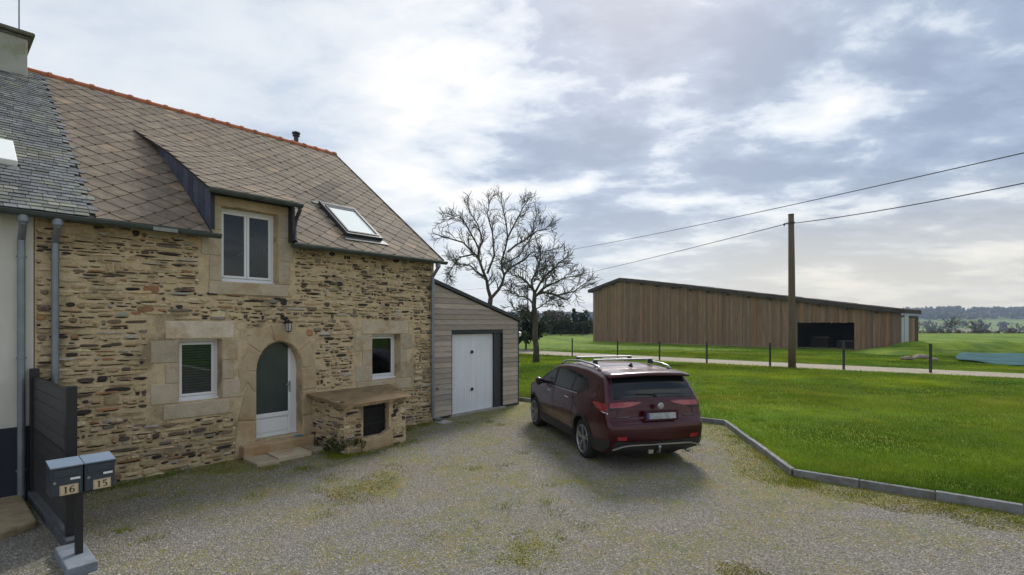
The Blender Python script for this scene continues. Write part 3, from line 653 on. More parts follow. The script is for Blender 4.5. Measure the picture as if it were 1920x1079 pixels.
# dormer roof surface
ds = (6.36 - 4.66) / (3.09 + .22); DA = math.atan(ds); DC, DS = math.cos(DA), math.sin(DA); VD = (3.09 + .22) / DC
def dormP(x, v, w_=0.0): return (x, -.22 + v * DC - w_ * DS, 4.66 + v * DS + w_ * DC)
DREG = [(2.08, 0), (3.63, 0), (3.63, VD + .05), (2.0, VD + .05)]
DREG2 = [(2.04, 2.1), (2.0, VD + .05), (1.74, VD + .02), (1.86, 3.2), (1.97, 2.6)][::-1]
DREG2 = [(2.045, 2.0), (2.0, VD + .05), (1.76, VD + .05), (1.90, 2.95)]
mb = underlay(DREG, dormP, 0, .035); dormer = mb.build('dormer_roof', M['under'], house); fixnormals(dormer)
TW, THh = .20, .20
def diamonds(reg, fn, shift=0.0):
    xs = [p[0] for p in reg]; vs_ = [p[1] for p in reg]; res = []
    j0, j1 = int(min(vs_) / THh) - 1, int(max(vs_) / THh) + 2
    for j in range(j0, j1):
        for i in range(int(min(xs) / (2 * TW)) - 2, int(max(xs) / (2 * TW)) + 2):
            cx = i * 2 * TW + (j % 2) * TW + shift; cv = j * THh
            g = .004; nt_ = .028
            p = [(cx - nt_, cv - THh + nt_ + g * .5), (cx + nt_, cv - THh + nt_ + g * .5), (cx + TW - g, cv), (cx, cv + THh - g), (cx - TW + g, cv)]
            q = clip_convex(p, reg)
            if len(q) < 3 or area(q) < .006: continue
            def W(a, b): return .017 - .013 * ((b - (cv - THh)) / (2 * THh))
            lift = random.uniform(-.001, .003)
            n = len(q); V = [fn(a, b, W(a, b) + lift) for a, b in q] + [fn(a, b, W(a, b) + lift - .009) for a, b in q]
            F_ = [tuple(range(n))] + [(k, k + n, (k + 1) % n + n, (k + 1) % n) for k in range(n)]
            g_ = random.uniform(.82, 1.15); c = (g_, g_ * random.uniform(.97, 1.02), g_ * random.uniform(.94, 1.03))
            if random.random() < .025: c = (1.35, 1.25, 1.12)
            # weathered darker streak of tiles high on the right half
            if 5.0 < cx < 6.2 and abs(cv - (2.2 + (cx - 5.0) * .9)) < .55 and random.random() < .7: c = tuple(v * .62 for v in c)
            res.append((V, F_, c))
    return res
def pieces(res, name, rest_name, mt, parent, nparts):
    res.sort(key=lambda r: math.dist(tuple(np.mean(np.array(r[0]), axis=0)), CAML)); rest = MB()
    for i, (V, F_, c) in enumerate(res):
        if i < nparts: m1 = MB(); m1.add(V, F_, 0, c); m1.build(name, mt, parent, center=True)
        else: rest.add(V, F_, 0, c)
    if rest.f: rest.build(rest_name, mt, parent, kind='stuff')
SKY = (4.86, 5.76, .55, 2.02)
main = []
main += diamonds(regs['l'], roofP) + diamonds(regs['dm'], roofP)
sx0, sx1, sv0, sv1 = SKY
for rg in ([(3.60, 0), (sx0, 0), (sx0, VR), (3.60, VR)], [(sx1, 0), (XR, 0), (XR, VR), (sx1, VR)], [(sx0, 0), (sx1, 0), (sx1, sv0), (sx0, sv0)], [(sx0, sv1), (sx1, sv1), (sx1, VR), (sx0, VR)]): main += diamonds(rg, roofP)
nd = diamonds(DREG, dormP, .1) + diamonds(DREG2, dormP, .1)
mb = underlay(DREG2, dormP, 0, .03); o = mb.build('dormer_swoop', M['under'], house); fixnormals(o)
pieces(main, 'roof_tile', 'far_roof_tiles', M['tile'], roofpart, 220)
pieces(nd, 'roof_tile', 'far_roof_tiles', M['tile'], dormer, 78)
# ridge tiles
for i in range(20):
    x0 = .40 + i * .345; x1 = min(x0 + .36, XR + .03)
    if x0 > XR - .1: break
    m1 = MB(); g = random.uniform(.85, 1.15); n = 8; V = []; tl = random.uniform(-.004, .004)
    for (x, r_) in ((x0, .098), (x1 - .07, .102), (x1 - .065, .118), (x1, .118)):
        for k in range(n + 1):
            an = math.pi * (k / n) * 1.1 - .157; V.append((x, 4.75 + r_ * 1.25 * math.cos(an), 7.515 + tl + r_ * 1.05 * math.sin(an)))
    m1.add(V, [(s_ * (n + 1) + k, s_ * (n + 1) + k + 1, (s_ + 1) * (n + 1) + k + 1, (s_ + 1) * (n + 1) + k) for s_ in range(3) for k in range(n)] + [tuple(3 * (n + 1) + k for k in range(n + 1))], 0, (g, g, g))
    m1.build('ridge_tile', M['ridge'], roofpart, center=True, smooth=False)
# verge trim
mb = MB(); mb.prism([(XR - .0, 0), (XR + .03, 0), (XR + .03, VR), (XR - .0, VR)], roofP, .028, -.09); o = mb.build('verge_trim', M['tile'], house); fixnormals(o)
# gutters
def gutter(x0, x1, y, z, r_=.065, mt=None, parent=house, nm='gutter'):
    m1 = MB(); n = 8; V = []
    xs = np.linspace(x0, x1, max(2, int((x1 - x0) / .5) + 1))
    for x in xs:
        for k in range(n + 1): an = math.pi + math.pi * k / n; V.append((x, y + r_ * math.cos(an), z + r_ * math.sin(an)))
        for k in range(n, -1, -1): an = math.pi + math.pi * k / n; V.append((x, y + (r_ - .008) * math.cos(an), z + (r_ - .008) * math.sin(an)))
    K = 2 * (n + 1)
    m1.add(V, [(s_ * K + k, s_ * K + (k + 1) % K, (s_ + 1) * K + (k + 1) % K, (s_ + 1) * K + k) for s_ in range(len(xs) - 1) for k in range(K)])
    for x in (x0, x1): m1.prism([(y + r_ * math.cos(math.pi + math.pi * k / n), z + r_ * math.sin(math.pi + math.pi * k / n)) for k in range(n + 1)], lambda a, b, t: (t, a, b), x - .003, x + .003)
    for x in xs[1:-1]: m1.box(x - .014, x + .014, y - r_ - .006, y + r_, z - .003, z + .012)
    m1.tube([(x0, y - r_, z), (x1, y - r_, z)], .009, 6)
    o = m1.build(nm, mt or M['gutter'], parent); fixnormals(o); return o
gutter(.0, 2.24, -.30, 3.87); gutter(3.47, 7.26, -.30, 3.87); gutter(2.06, 3.66, -.28, 4.62, .06)
m1 = MB(); m1.box(1.28, 1.60, -.371, -.355, 3.81, 3.875); m1.build('gutter_joint', M['patch'], house)
# soffit boards
m1 = MB(); m1.box(.0, 2.16, -.22, -.002, 3.85, 3.875); m1.box(3.57, 7.15, -.22, -.002, 3.85, 3.875); m1.build('soffit', M['barnwood'], house)
m1 = MB(); m1.box(2.2, 3.55, -.2, -.002, 4.585, 4.62); m1.build('dormer_fascia', M['barnwood'], house)
# dormer cheeks: slates set upright between the main slope and the dormer edge
def cheek(x_lo, x_hi, sgn):
    par = MB(); n = 15
    def zmain(y): return 3.9 + (y + .25) * SR / CR
    def zdorm(y): return 4.66 + (y + .22) * ds
    def X(y): t = max(0, min(1, (y + .1) / 3.2)); return x_lo + (x_hi - x_lo) * t
    ye = 3.05
    par.prism([(-.12, zmain(-.12) - .02), (ye, zmain(ye) - .02), (-.12, zdorm(-.12) - .04)], lambda a, b, t: (X(a) + t * sgn, a, b), 0, -.06, 0, (.3, .3, .3))
    po = par.build('dormer_cheek', M['cheek'], house); fixnormals(po)
    y = -.12; ys_ = [y]
    while y < ye - .15: y += .235; ys_.append(min(y, ye))
    for i in range(len(ys_) - 1):
        a, b = ys_[i] + .006, ys_[i + 1] - .006
        za0, zb0, za1, zb1 = zmain(a) - .01, zmain(b) - .01, zdorm(a) - .035, zdorm(b) - .035
        g = random.uniform(.9, 2.1); hs = [0, 1] if za1 - za0 < .5 else [0, random.uniform(.4, .6), 1]
        for k in range(len(hs) - 1):
            P = [(a, za0 + (za1 - za0) * hs[k] + .004), (b, zb0 + (zb1 - zb0) * hs[k] + .004), (b, zb0 + (zb1 - zb0) * hs[k + 1]), (a, za0 + (za1 - za0) * hs[k + 1])]
            if area(P) < .002: continue
            m1 = MB(); m1.prism(P, lambda p, q, t: (X(p) + t * sgn, p, q), .002, .012 + (.006 if k else 0), 0, (g, g, g * 1.05)); o = m1.build('cheek_slate', M['cheek'], po, center=True); fixnormals(o)
cheek(2.155, 1.99, -1); cheek(3.58, 3.58, 1)
# bargeboard of dormer edge and its overflow pipe
m1 = MB(); m1.tube([(3.62, -.28, 4.58), (3.62, -.26, 4.50), (3.60, -.16, 4.36), (3.585, -.14, 4.22), (3.56, -.20, 4.05), (3.53, -.27, 3.93)], .035, 8); m1.box(3.52, 3.56, -.20, -.005, 3.93, 4.55)
m1.build('overflow_pipe', M['sash'], house, smooth=False)
# downpipes
def pipe(par, x, ytop, ztop, zbot, y=-.085, r_=.042, jog=.0, mt=None, shoe=False, elbow=True):
    pts = [(x, ytop, ztop), (x, ytop, ztop - .12), (x + jog, y, ztop - .33), (x + jog, y, zbot)] if elbow else [(x, y, ztop), (x, y, zbot)]
    if shoe: pts = pts[:-1] + [(x + jog, y, zbot + .10), (x + jog + .03, y - .05, zbot + .04), (x + jog + .10, y - .2, zbot + .02)]
    m1 = MB(); m1.tube(pts, r_, 12); z = ztop - .4
    m1.lathe([(r_ + .02, .1), (r_ + .02, .0), (r_ + .001, -.03)], (x, ytop, ztop - .1), sides=12)
    for zc in (ztop - .55, (ztop + zbot) / 2, zbot + .4):
        m1.lathe([(r_, .015), (r_ + .007, .015), (r_ + .007, -.015), (r_, -.015)], (x + jog, y, zc), sides=12); m1.box(x + jog - .055, x + jog + .055, y + .01, y + .02, zc - .008, zc + .008); m1.box(x + jog - .008, x + jog + .008, y, .01, zc - .008, zc + .008)
    o = m1.build('downpipe', mt or M['zinc'], par, smooth=False); return o
pipe(house, .20, -.28, 3.84, 1.30); pipe(house, 7.02, -.28, 3.84, .06, shoe=True)
m1 = MB(); m1.prism([(6.98, -.5), (7.30, -.5), (7.32, -.2), (7.0, -.2)], lambda a, b, t: (a, b, t), 0, .03, 0, (1.8, 1.75, 1.6)); o = m1.build('splash_stone', M['concrete'], house)
# skylight
sk = empty('skylight', parent=house); sk.location = (0, 0, 0)
def P4(a, b, c, d): return [(a, c), (b, c), (b, d), (a, d)]
m1 = MB()
for (a, b, c, d) in ((sx0, sx1, sv0, sv0 + .10), (sx0, sx1, sv1 - .12, sv1), (sx0, sx0 + .085, sv0 + .10, sv1 - .12), (sx1 - .085, sx1, sv0 + .10, sv1 - .12)): m1.prism(P4(a, b, c, d), roofP, .10, -.02)
o = m1.build('frame', M['sash'], sk); fixnormals(o); bevel(o, .008)
m1 = MB()
for (a, b, c, d) in ((sx0 + .06, sx1 - .06, sv0 + .075, sv0 + .115), (sx0 + .06, sx0 + .095, sv0 + .115, sv1 - .2), (sx1 - .095, sx1 - .06, sv0 + .115, sv1 - .2)): m1.prism(P4(a, b, c, d), roofP, .115, .09)
o = m1.build('sash', M['sash'], sk); fixnormals(o)
m1 = MB(); m1.prism(P4(sx0 + .095, sx1 - .095, sv0 + .11, sv1 - .26), roofP, .088, .07); o = m1.build('blind', M['skywhite'], sk); fixnormals(o)  # white sheet, its colour stands in for bright sky reflected in the pane
m1 = MB(); m1.prism(P4(sx0 + .086, sx1 - .086, sv0 + .101, sv1 - .121), roofP, .102, .094); o = m1.build('pane', M['clearglass'], sk); fixnormals(o)
m1 = MB(); m1.prism([(sx0 - .10, sv0 - .16), (sx1 + .10, sv0 - .16), (sx1 + .04, sv0), (sx0 - .04, sv0)], roofP, .034, .026); m1.prism(P4(sx0 - .12, sx0 + .02, sv1 - .02, sv1 + .10), roofP, .036, .026)
o = m1.build('flashing', M['gutter'], sk); fixnormals(o)
# flue
m1 = MB(); m1.lathe([(.065, 7.25), (.065, 7.86), (.10, 7.86), (.10, 7.89), (.05, 7.89), (.05, 7.93), (.115, 7.93), (.115, 7.965), (.04, 8.0), (0, 8.0)], (6.12, 4.95, 0), sides=16); m1.build('flue_pipe', M['sash'], house)
# slab step in front of door
st = empty('door_step', (*l2w(2.9, -.4).xy, 0), TH, 'low step of three flat paving stones in front of the arched door', 'step')
for P, zt in (([(2.62, -.80), (2.98, -.84), (3.0, -.24), (2.62, -.23)], .055), ([(3.0, -.74), (3.60, -.76), (3.62, -.24), (3.02, -.24)], .075), ([(3.64, -.70), (3.92, -.68), (3.96, -.23), (3.65, -.24)], .07)):
    m1 = MB(); g = random.uniform(.75, 1.05); m1.prism([(a - 2.9, b + .4) for a, b in P], lambda a, b, t: (a, b, t), -.02, zt, 0, (g, g, g * .95)); o = m1.build('paving_stone', M['granite'], st, center=True); fixnormals(o); bevel(o, .012)
# blue cloth lying on threshold
m1 = MB(); V = []; n = 6
for i in range(n + 1):
    for j in range(5): V.append((.13 * i / n, .08 * j / 4 + .01 * math.sin(i), .244 + .012 + .010 * math.sin(i * 2.1 + j) * math.cos(j * 1.7)))
for i in range(n + 1):
    for j in range(5): V.append((V[i * 5 + j][0], V[i * 5 + j][1], .240))
m1.add(V, [(i * 5 + j, i * 5 + j + 1, (i + 1) * 5 + j + 1, (i + 1) * 5 + j) for i in range(n) for j in range(4)] + [(0, 5 * n, 35 + 5 * n, 35), (4, 35 + 4, 35 + 5 * n + 4, 5 * n + 4)])
o = m1.build('rag', M['cloth'], loc=tuple(l2w(3.62, -.12)), rz=TH); tag(o, 'crumpled blue rag on the threshold of the arched door', 'rag')

# ------------------------------------------------------------------ well house
wl = empty('well_house', (*l2w(4.6, -.6).xy, 0), TH, 'low stone well house under a flat slab with a dark grated opening', 'well')
wo = Vector((4.6, -.6, 0))
def wpart(m1, nm, mt, parent=None, fix=True, **k):
    o = m1.build(nm, mt, parent or wl, **k)
    if parent is None: o.location = Vector(o.location) - wo
    if fix: fixnormals(o)
    return o
WF = -1.20; OPN = (4.39, 4.96, .28, .88)
m1 = MB()
m1.box(3.99, 4.25, WF, -.03, -.05, .90); m1.box(4.25, 4.38, WF, WF + .14, -.05, .88); m1.box(4.96, 5.36, WF, WF + .14, -.05, .88); m1.box(5.12, 5.36, WF + .14, -.03, -.05, .90); m1.box(4.38, 4.96, WF, WF + .14, -.05, .24)
m1.box(4.25, 5.12, -.2, -.03, -.05, .9)
core = wpart(m1, 'well_wall', M['mortar'])
def fnF(a, b, t): return (a, WF + t, b)
def fnL(a, b, t): return (3.99 + t, a, b)
def fnR(a, b, t): return (5.36 - t, a, b)
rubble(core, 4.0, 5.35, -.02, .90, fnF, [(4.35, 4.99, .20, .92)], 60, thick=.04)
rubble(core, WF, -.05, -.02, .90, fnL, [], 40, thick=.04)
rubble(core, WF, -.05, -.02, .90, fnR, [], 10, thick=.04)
# lumpy mortar sill curving up under the opening
m1 = MB(); pts = []
n = 14
for i in range(n + 1):
    t = i / n; pts.append((4.33 + .70 * t, .22 + .13 * max(0, 2 * t - .9) ** 1.6 + .05 * max(0, .5 - 2 * t) + random.uniform(-.012, .012)))
m1.prism(pts + [(5.03, -.02), (4.33, -.02)], lambda a, b, t: (a, t, b), WF - .06, WF + .10, 0, (.95, .84, .68)); o = wpart(m1, 'rough_sill', M['granite'], center=True); bevel(o, .04, 3)
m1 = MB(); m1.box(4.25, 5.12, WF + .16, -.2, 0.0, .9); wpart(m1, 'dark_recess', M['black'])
for i in range(7):
    x = 4.46 + i * .075; m1 = MB(); m1.tube([(x, WF + .10, .26), (x, WF + .10, .88)], .008, 6); wpart(m1, 'grate_bar', M['black'], fix=False)
for z in (.45, .72):
    m1 = MB(); m1.box(4.42, 4.94, WF + .085, WF + .095, z, z + .03); wpart(m1, 'grate_rail', M['black'])
sl = [(3.88, .0, 1.02), (5.80, .0, 1.04), (5.44, -1.32, .93), (3.90, -1.38, .925)]
m1 = MB(); V = []; nn_ = 14; rj = random.Random(3)
def bil(s_, t): return Vector(sl[0]).lerp(Vector(sl[1]), s_).lerp(Vector(sl[3]).lerp(Vector(sl[2]), s_), t)
for top in (1, 0):
    for j in range(nn_ + 1):
        for i in range(nn_ + 1):
            p = bil(i / nn_, j / nn_).copy()
            if i in (0, nn_) or j == nn_: p += Vector((rj.uniform(-.018, .018), rj.uniform(-.018, .018) if j < nn_ and j else (0 if j == 0 else rj.uniform(-.02, .02)), 0))
            p.z += (.004 * math.sin(i * 1.3) * math.cos(j) if top else -.055); p.y = min(p.y, -.003); V.append(tuple(p))
A = nn_ + 1; B = A * A; idx = lambda i, j: j * A + i
fs = [(idx(i, j), idx(i + 1, j), idx(i + 1, j + 1), idx(i, j + 1)) for i in range(nn_) for j in range(nn_)] + [(B + idx(i, j), B + idx(i, j + 1), B + idx(i + 1, j + 1), B + idx(i + 1, j)) for i in range(nn_) for j in range(nn_)]
per = [(i, 0) for i in range(nn_)] + [(nn_, j) for j in range(nn_)] + [(i, nn_) for i in range(nn_, 0, -1)] + [(0, j) for j in range(nn_, 0, -1)]
fs += [(idx(*per[k]), idx(*per[(k + 1) % len(per)]), B + idx(*per[(k + 1) % len(per)]), B + idx(*per[k])) for k in range(len(per))]
m1.add(V, fs, 0, (.74, .64, .54))
# the two rings of top/bottom differ in jitter, harmless
wpart(m1, 'slab', M['slab'])

# ------------------------------------------------------------------ neighbour house
nb = empty('rendered_house', (O.x, O.y, 0), TH, 'cream rendered house with navy plinth and slate roof at left edge', 'house')
m1 = MB(); m1.box(-4.5, -.012, -.01, .4, 1.0, 3.98); m1.box(-4.5, -4.1, .4, 9.3, -.1, 3.95); m1.box(-4.1, -.012, 8.9, 9.3, -.1, 3.95); m1.prism([(.2, 3.9), (9.2, 3.9), (4.75, 7.3)], lambda a, b, t: (t, a, b), -4.4, -4.2)
o = m1.build('wall', M['render'], nb); fixnormals(o)
m1 = MB(); m1.box(-4.5, -.006, -.02, .4, -.1, 1.0); m1.build('plinth', M['plinth'], nb)
mb = underlay([(-4.6, 0), (.615, 0), (.615, VR), (-4.6, VR)], roofP); nroof = mb.build('roof', M['under'], nb); fixnormals(nroof)
NS = (-.68, -.10, 1.33, 2.06)
sl_ = []; ex, sw_ = .105, .155
for j in range(int(VR / ex) + 1):
    v0 = j * ex
    xb = .62 + .06 * ((j * 7) % 3 - 1)
    x = -4.6 + (j % 2) * sw_ * .5 - .1
    while x < xb:
        wd = sw_ * random.uniform(.75, 1.25); a, b = x + .003, min(x + wd - .003, xb); x += wd
        if b - a < .04: continue
        v1 = min(v0 + ex * 1.6, VR)
        if NS[0] < (a + b) / 2 < NS[1] and NS[2] < (v0 + v1) / 2 < NS[3]: continue
        j0 = v0 + random.uniform(-.008, .008)
        P = [(a, j0), (b, j0 + random.uniform(-.004, .004)), (b, v1), (a, v1)]; lf = random.uniform(0, .004)
        V = [roofP(p, q, .022 + lf - .018 * (q - j0) / (ex * 1.6)) for p, q in P] + [roofP(p, q, .012 + lf - .018 * (q - j0) / (ex * 1.6)) for p, q in P]
        g = random.uniform(.6, 1.45) if random.random() < .7 else random.uniform(.9, 1.1); c = (g, g * random.uniform(.97, 1.03), g * random.uniform(.92, 1.06))
        sl_.append((V, [(0, 1, 2, 3), (0, 4, 5, 1), (1, 5, 6, 2), (3, 7, 4, 0)], c))
sl_.sort(key=lambda r: (r[0][1][0] < -.45, 0)); 
vis = [r for r in sl_ if r[0][1][0] > -.45]; hid = [r for r in sl_ if r[0][1][0] <= -.45]
pieces(vis, 'roof_slate', 'far_roof_slates', M['slate'], nroof, 298)
rest = MB(); [rest.add(*r[:2], 0, r[2]) for r in hid]; rest.build('side_roof_slates', M['slate'], nroof, kind='stuff')
m1 = MB(); m1.prism(P4(*NS), roofP, .09, -.01); o = m1.build('skylight', M['skywhite'], nb); fixnormals(o); bevel(o, .01)
gutter(-4.6, -.0, -.30, 3.87, parent=nb); pipe(nb, -.14, -.28, 3.84, .02)
for i in range(14):
    x0 = .40 - (i + 1) * .345; m1 = MB(); n = 8; V = [(x, 4.75 + .12 * math.cos(math.pi * k / n * 1.1 - .157), 7.515 + .105 * math.sin(math.pi * k / n * 1.1 - .157)) for x in (x0, x0 + .35) for k in range(n + 1)]
    m1.add(V, [(k, k + 1, k + n + 2, k + n + 1) for k in range(n)], 0, (1, 1, 1)); m1.build('ridge_tile', M['ridge'], nroof, center=True)
ch = empty('chimney', (-.15, 4.75, 7.0), parent=nb)
m1 = MB(); m1.box(-.62, .50, -.45, .55, -.35, 1.05); bevel(m1.build('stack', M['chimney'], ch), .015)
m1 = MB(); m1.box(-.66, .54, -.49, .59, 1.0, 1.05); m1.box(-.72, .60, -.56, .66, 1.055, 1.13); bevel(m1.build('cap', M['capstone'], ch), .02)
m1 = MB(); m1.box(-.64, .515, -.47, .56, -.02, .03); m1.build('flashing', M['zinc'], ch)
m1 = MB(); m1.tube([(.42, .0, 1.1), (.42, .0, 3.2)], .014, 6); m1.build('antenna_mast', M['zinc'], ch)
# slab by the neighbour wall
m1 = MB(); V = [(-3.2, -.03), (-.13, -.03), (-.13, -1.43), (-.45, -1.62), (-3.2, -1.5)]
m1.prism([(a, b) for a, b in V], lambda a, b, t: (a, b, t), -.05, .10, 0, (1, 1, 1)); o = m1.build('concrete_slab', M['slab']); fixnormals(o); bevel(o, .03, 3)
o.location = (O.x, O.y, 0); o.rotation_euler = (0, 0, TH); tag(o, 'worn ochre concrete slab at the foot of the cream rendered house', 'slab')

# ------------------------------------------------------------------ garage lean-to
ga = empty('garage', (*l2w(7.2, .1).xy, 0), TH, 'lean-to garage clad in grey horizontal boards with white door', 'garage')
GO = Vector((7.2, .1, 0)); GX1 = 10.46 - 7.2
def gtop(x): return 3.40 - (3.40 - 2.46) * x / GX1
GD = (.62, 2.55, 2.12)            # door opening x0,x1,top
m1 = MB(); m1.prism([(0, -.02), (GD[0], -.02), (GD[0], GD[2]), (GD[1], GD[2]), (GD[1], -.02), (GX1, -.02), (GX1, gtop(GX1)), (0, gtop(0))], lambda a, b, t: (a, t, b), .03, .10)
m1.box(GX1 - .09, GX1 - .02, .10, 7.5, 0, gtop(GX1)); m1.box(0, GX1, 7.4, 7.5, 0, 2.4); gw = m1.build('wall', M['sash'], ga); fixnormals(gw)
m1 = MB(); m1.prism([(.02, 0), (GX1 - .1, 0), (GX1 - .1, 7.4), (.02, 7.4)], lambda a, b, t: (a, b, t), 0.0, .01); m1.build('floor', M['concrete'], ga)
ph = .135; z = .06; k = 0
while z < 3.5:
    z1 = z + ph - .006; segs = [(0.005, GX1 - .035)]
    if z < GD[2]: segs = [(.005, GD[0] - .02), (GD[1] + .02, GX1 - .035)]
    for a, b in segs:
        P = clip([(a, z), (b, z), (b, z1), (a, z1)], -(3.40 - 2.46) / GX1, -1, 3.40 - .03)
        if len(P) < 3 or area(P) < .002: continue
        g = random.uniform(.78, 1.22); m2 = MB(); m2.prism(P, lambda p, q, t: (p, t - .012 * (1 if q < z + .05 else 0), q), .028, .004, 0, (g, g * .985, g * random.uniform(.92, 1.0)))
        o = m2.build('cladding_board', M['larch'], gw, center=True); fixnormals(o)
    z += ph
z = .06
while z < 2.4:
    g = random.uniform(.8, 1.2); m2 = MB(); m2.box(GX1 - .018, GX1 + .006, .03, 7.5, z, z + ph - .006, 0, (g, g, g * .96)); m2.build('side_board', M['larch'], gw, center=True); z += ph
# roof edge and roof
rp = [(-.02, gtop(0) + .0), (GX1 + .06, gtop(GX1 + .06)), (GX1 + .06, gtop(GX1 + .06) + .09), (-.02, gtop(0) + .09)]
m1 = MB(); m1.prism(rp, lambda a, b, t: (a, t, b), -.06, 7.6); o = m1.build('roof', M['sash'], ga); fixnormals(o)
m1 = MB(); m1.box(GX1 - .03, GX1 + .012, -.008, .026, 0, gtop(GX1) - .0); m1.box(0, .62, -.006, .026, 0, .05); m1.box(GD[1] + .02, GX1 - .03, -.006, .026, 0, .05)
m1.box(GD[0] - .018, GD[0], -.004, .12, 0, GD[2]); m1.box(GD[1] - .0, GD[1] + .018, -.004, .12, 0, GD[2]); m1.box(GD[0] - .018, GD[1] + .018, -.004, .12, GD[2], GD[2] + .018); m1.build('trim', M['sash'], ga)
gd = empty('garage_door', (GD[0], .09, 0), parent=ga)
m1 = MB(); n = 18; wd = (2.25 - GD[0]) / n
m1.box(0, n * wd, .03, .05, .03, GD[2] - .02)
for i in range(n): m1.box(i * wd + .003, (i + 1) * wd - .003, .026, .030, .04, GD[2] - .03)
m1.box(-.0, .03, .012, .03, .03, GD[2] - .02); m1.box(n * wd - .03, n * wd, .012, .03, .03, GD[2] - .02); m1.box(0, n * wd, .012, .03, GD[2] - .05, GD[2] - .02); m1.box(0, n * wd, .012, .03, .03, .07)
m1.build('panel', M['gdoor'], gd)
for zc in (1.62, .62):
    m1 = MB(); m1.lathe([(.0, .0), (.045, .0), (.045, .018), (.0, .022)], (n * wd / 2, .0, zc), 'y', 12); m1.obox((n * wd / 2 - .06, -.012, zc), (n * wd / 2 + .02, -.02, zc), .02, .02); m1.build('handle', M['black'], gd)
m1 = MB(); m1.box(2.25, GD[1], .05, .30, 0, GD[2]); m1.build('dark_jamb', M['sash'], ga)
m1 = MB(); m1.box(GD[0] - .1, GD[1] + .05, -.10, .14, -.02, .035, 0, (1.3, 1.2, 1.0)); bevel(m1.build('door_sill', M['concrete'], ga), .01)
lm = empty('wall_lamp', (GX1 + .02, .10, 2.12), parent=ga)
m1 = MB(); m1.box(0, .03, -.03, .03, -.22, .05); m1.tube([(.02, 0, .02), (.10, 0, .06), (.14, 0, .0)], .012, 6); m1.build('bracket', M['black'], lm)
m1 = MB(); m1.lathe([(.0, .03), (.06, .0), (.065, -.02), (.04, -.12), (0, -.13)], (.14, 0, 0), sides=10); m1.build('lamp_shade', M['pvc'], lm)
# bit of garage gutter and tap on the house corner
m1 = MB(); m1.tube([(.0, -.02, .78), (.0, -.09, .78), (.0, -.11, .74)], .012, 6); m1.tube([(-.03, -.08, .80), (.03, -.08, .80)], .008, 6); o = m1.build('garden_tap', M['black'], loc=tuple(l2w(7.24, .08)), rz=TH); tag(o, 'small black tap at the left foot of the board clad garage', 'tap')

# ------------------------------------------------------------------ dark composite screen and letter boxes
sc = empty('screen_fence', (*l2w(.018, -1.36).xy, 0), TH + R(1.3), 'dark grey composite board privacy screen standing out from the cream house', 'fence')
def scp(m1, nm, mt, **k):
    o = m1.build(nm, mt, sc, **k); o.location = Vector(o.location) - Vector((0, -1.35, 0)); return o
m1 = MB(); m1.box(-.07, .07, -2.52, -.03, -.05, .12, 0, (.32, .34, .38)); bevel(scp(m1, 'footing', M['concrete']), .012)
for yy in (-2.33, -.07):
    m1 = MB(); m1.box(-.045, .045, yy - .05, yy + .05, .13, 1.72 if yy < -1 else 1.78); bevel(scp(m1, 'post', M['black']), .004)
hb = (1.66 - .16) / 11
for i in range(11):
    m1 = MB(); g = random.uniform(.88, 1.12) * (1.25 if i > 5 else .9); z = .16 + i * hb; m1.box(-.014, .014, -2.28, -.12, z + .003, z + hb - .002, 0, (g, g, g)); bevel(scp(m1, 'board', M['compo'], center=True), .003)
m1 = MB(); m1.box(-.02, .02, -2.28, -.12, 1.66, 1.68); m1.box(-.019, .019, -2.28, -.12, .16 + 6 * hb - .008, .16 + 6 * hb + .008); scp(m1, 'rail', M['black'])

mbx = empty('letter_box_stand', (*l2w(.02, -2.79).xy, 0), TH, 'pair of navy letter boxes numbered 16 and 15 on a black post', 'letter box')
m1 = MB(); m1.box(-.03, .03, -.13, -.07, .09, .74); m1.box(-.16, .20, -.16, .02, .70, .716); bevel(m1.build('post', M['black'], mbx), .003)
def digit_polys(ch):
    if ch == '1': return [[(-.14, 0), (.16, 0), (.16, .06), (.09, .08), (.09, 1), (-.02, 1), (-.17, .86), (-.15, .78), (-.06, .82), (-.06, .08), (-.14, .06)]]
    def ring(cx, cy, rx, ry, w_, a0, a1, n=20, sx=1.0):
        o = [(cx + rx * math.cos(R(a0 + (a1 - a0) * k / n)), cy + ry * math.sin(R(a0 + (a1 - a0) * k / n))) for k in range(n + 1)]
        i = [(cx + (rx - w_) * math.cos(R(a0 + (a1 - a0) * k / n)), cy + (ry - w_ * .6) * math.sin(R(a0 + (a1 - a0) * k / n))) for k in range(n, -1, -1)]
        return [[o[k], o[k + 1], i[n - k - 1], i[n - k]] for k in range(n)]
    if ch == '6': return ring(0, .30, .27, .32, .15, 0, 360) + ring(.06, .42, .32, .58, .15, 75, 190) + [[(.12, .86), (.24, .84), (.22, .96), (.12, .99)]]
    return ring(-.02, .32, .27, .33, .15, -135, 130) + [[(-.20, .50), (-.13, .50), (-.11, .88), (-.20, 1.0)], [(-.20, .84), (.20, .84), (.22, 1.0), (-.20, 1.0)]]
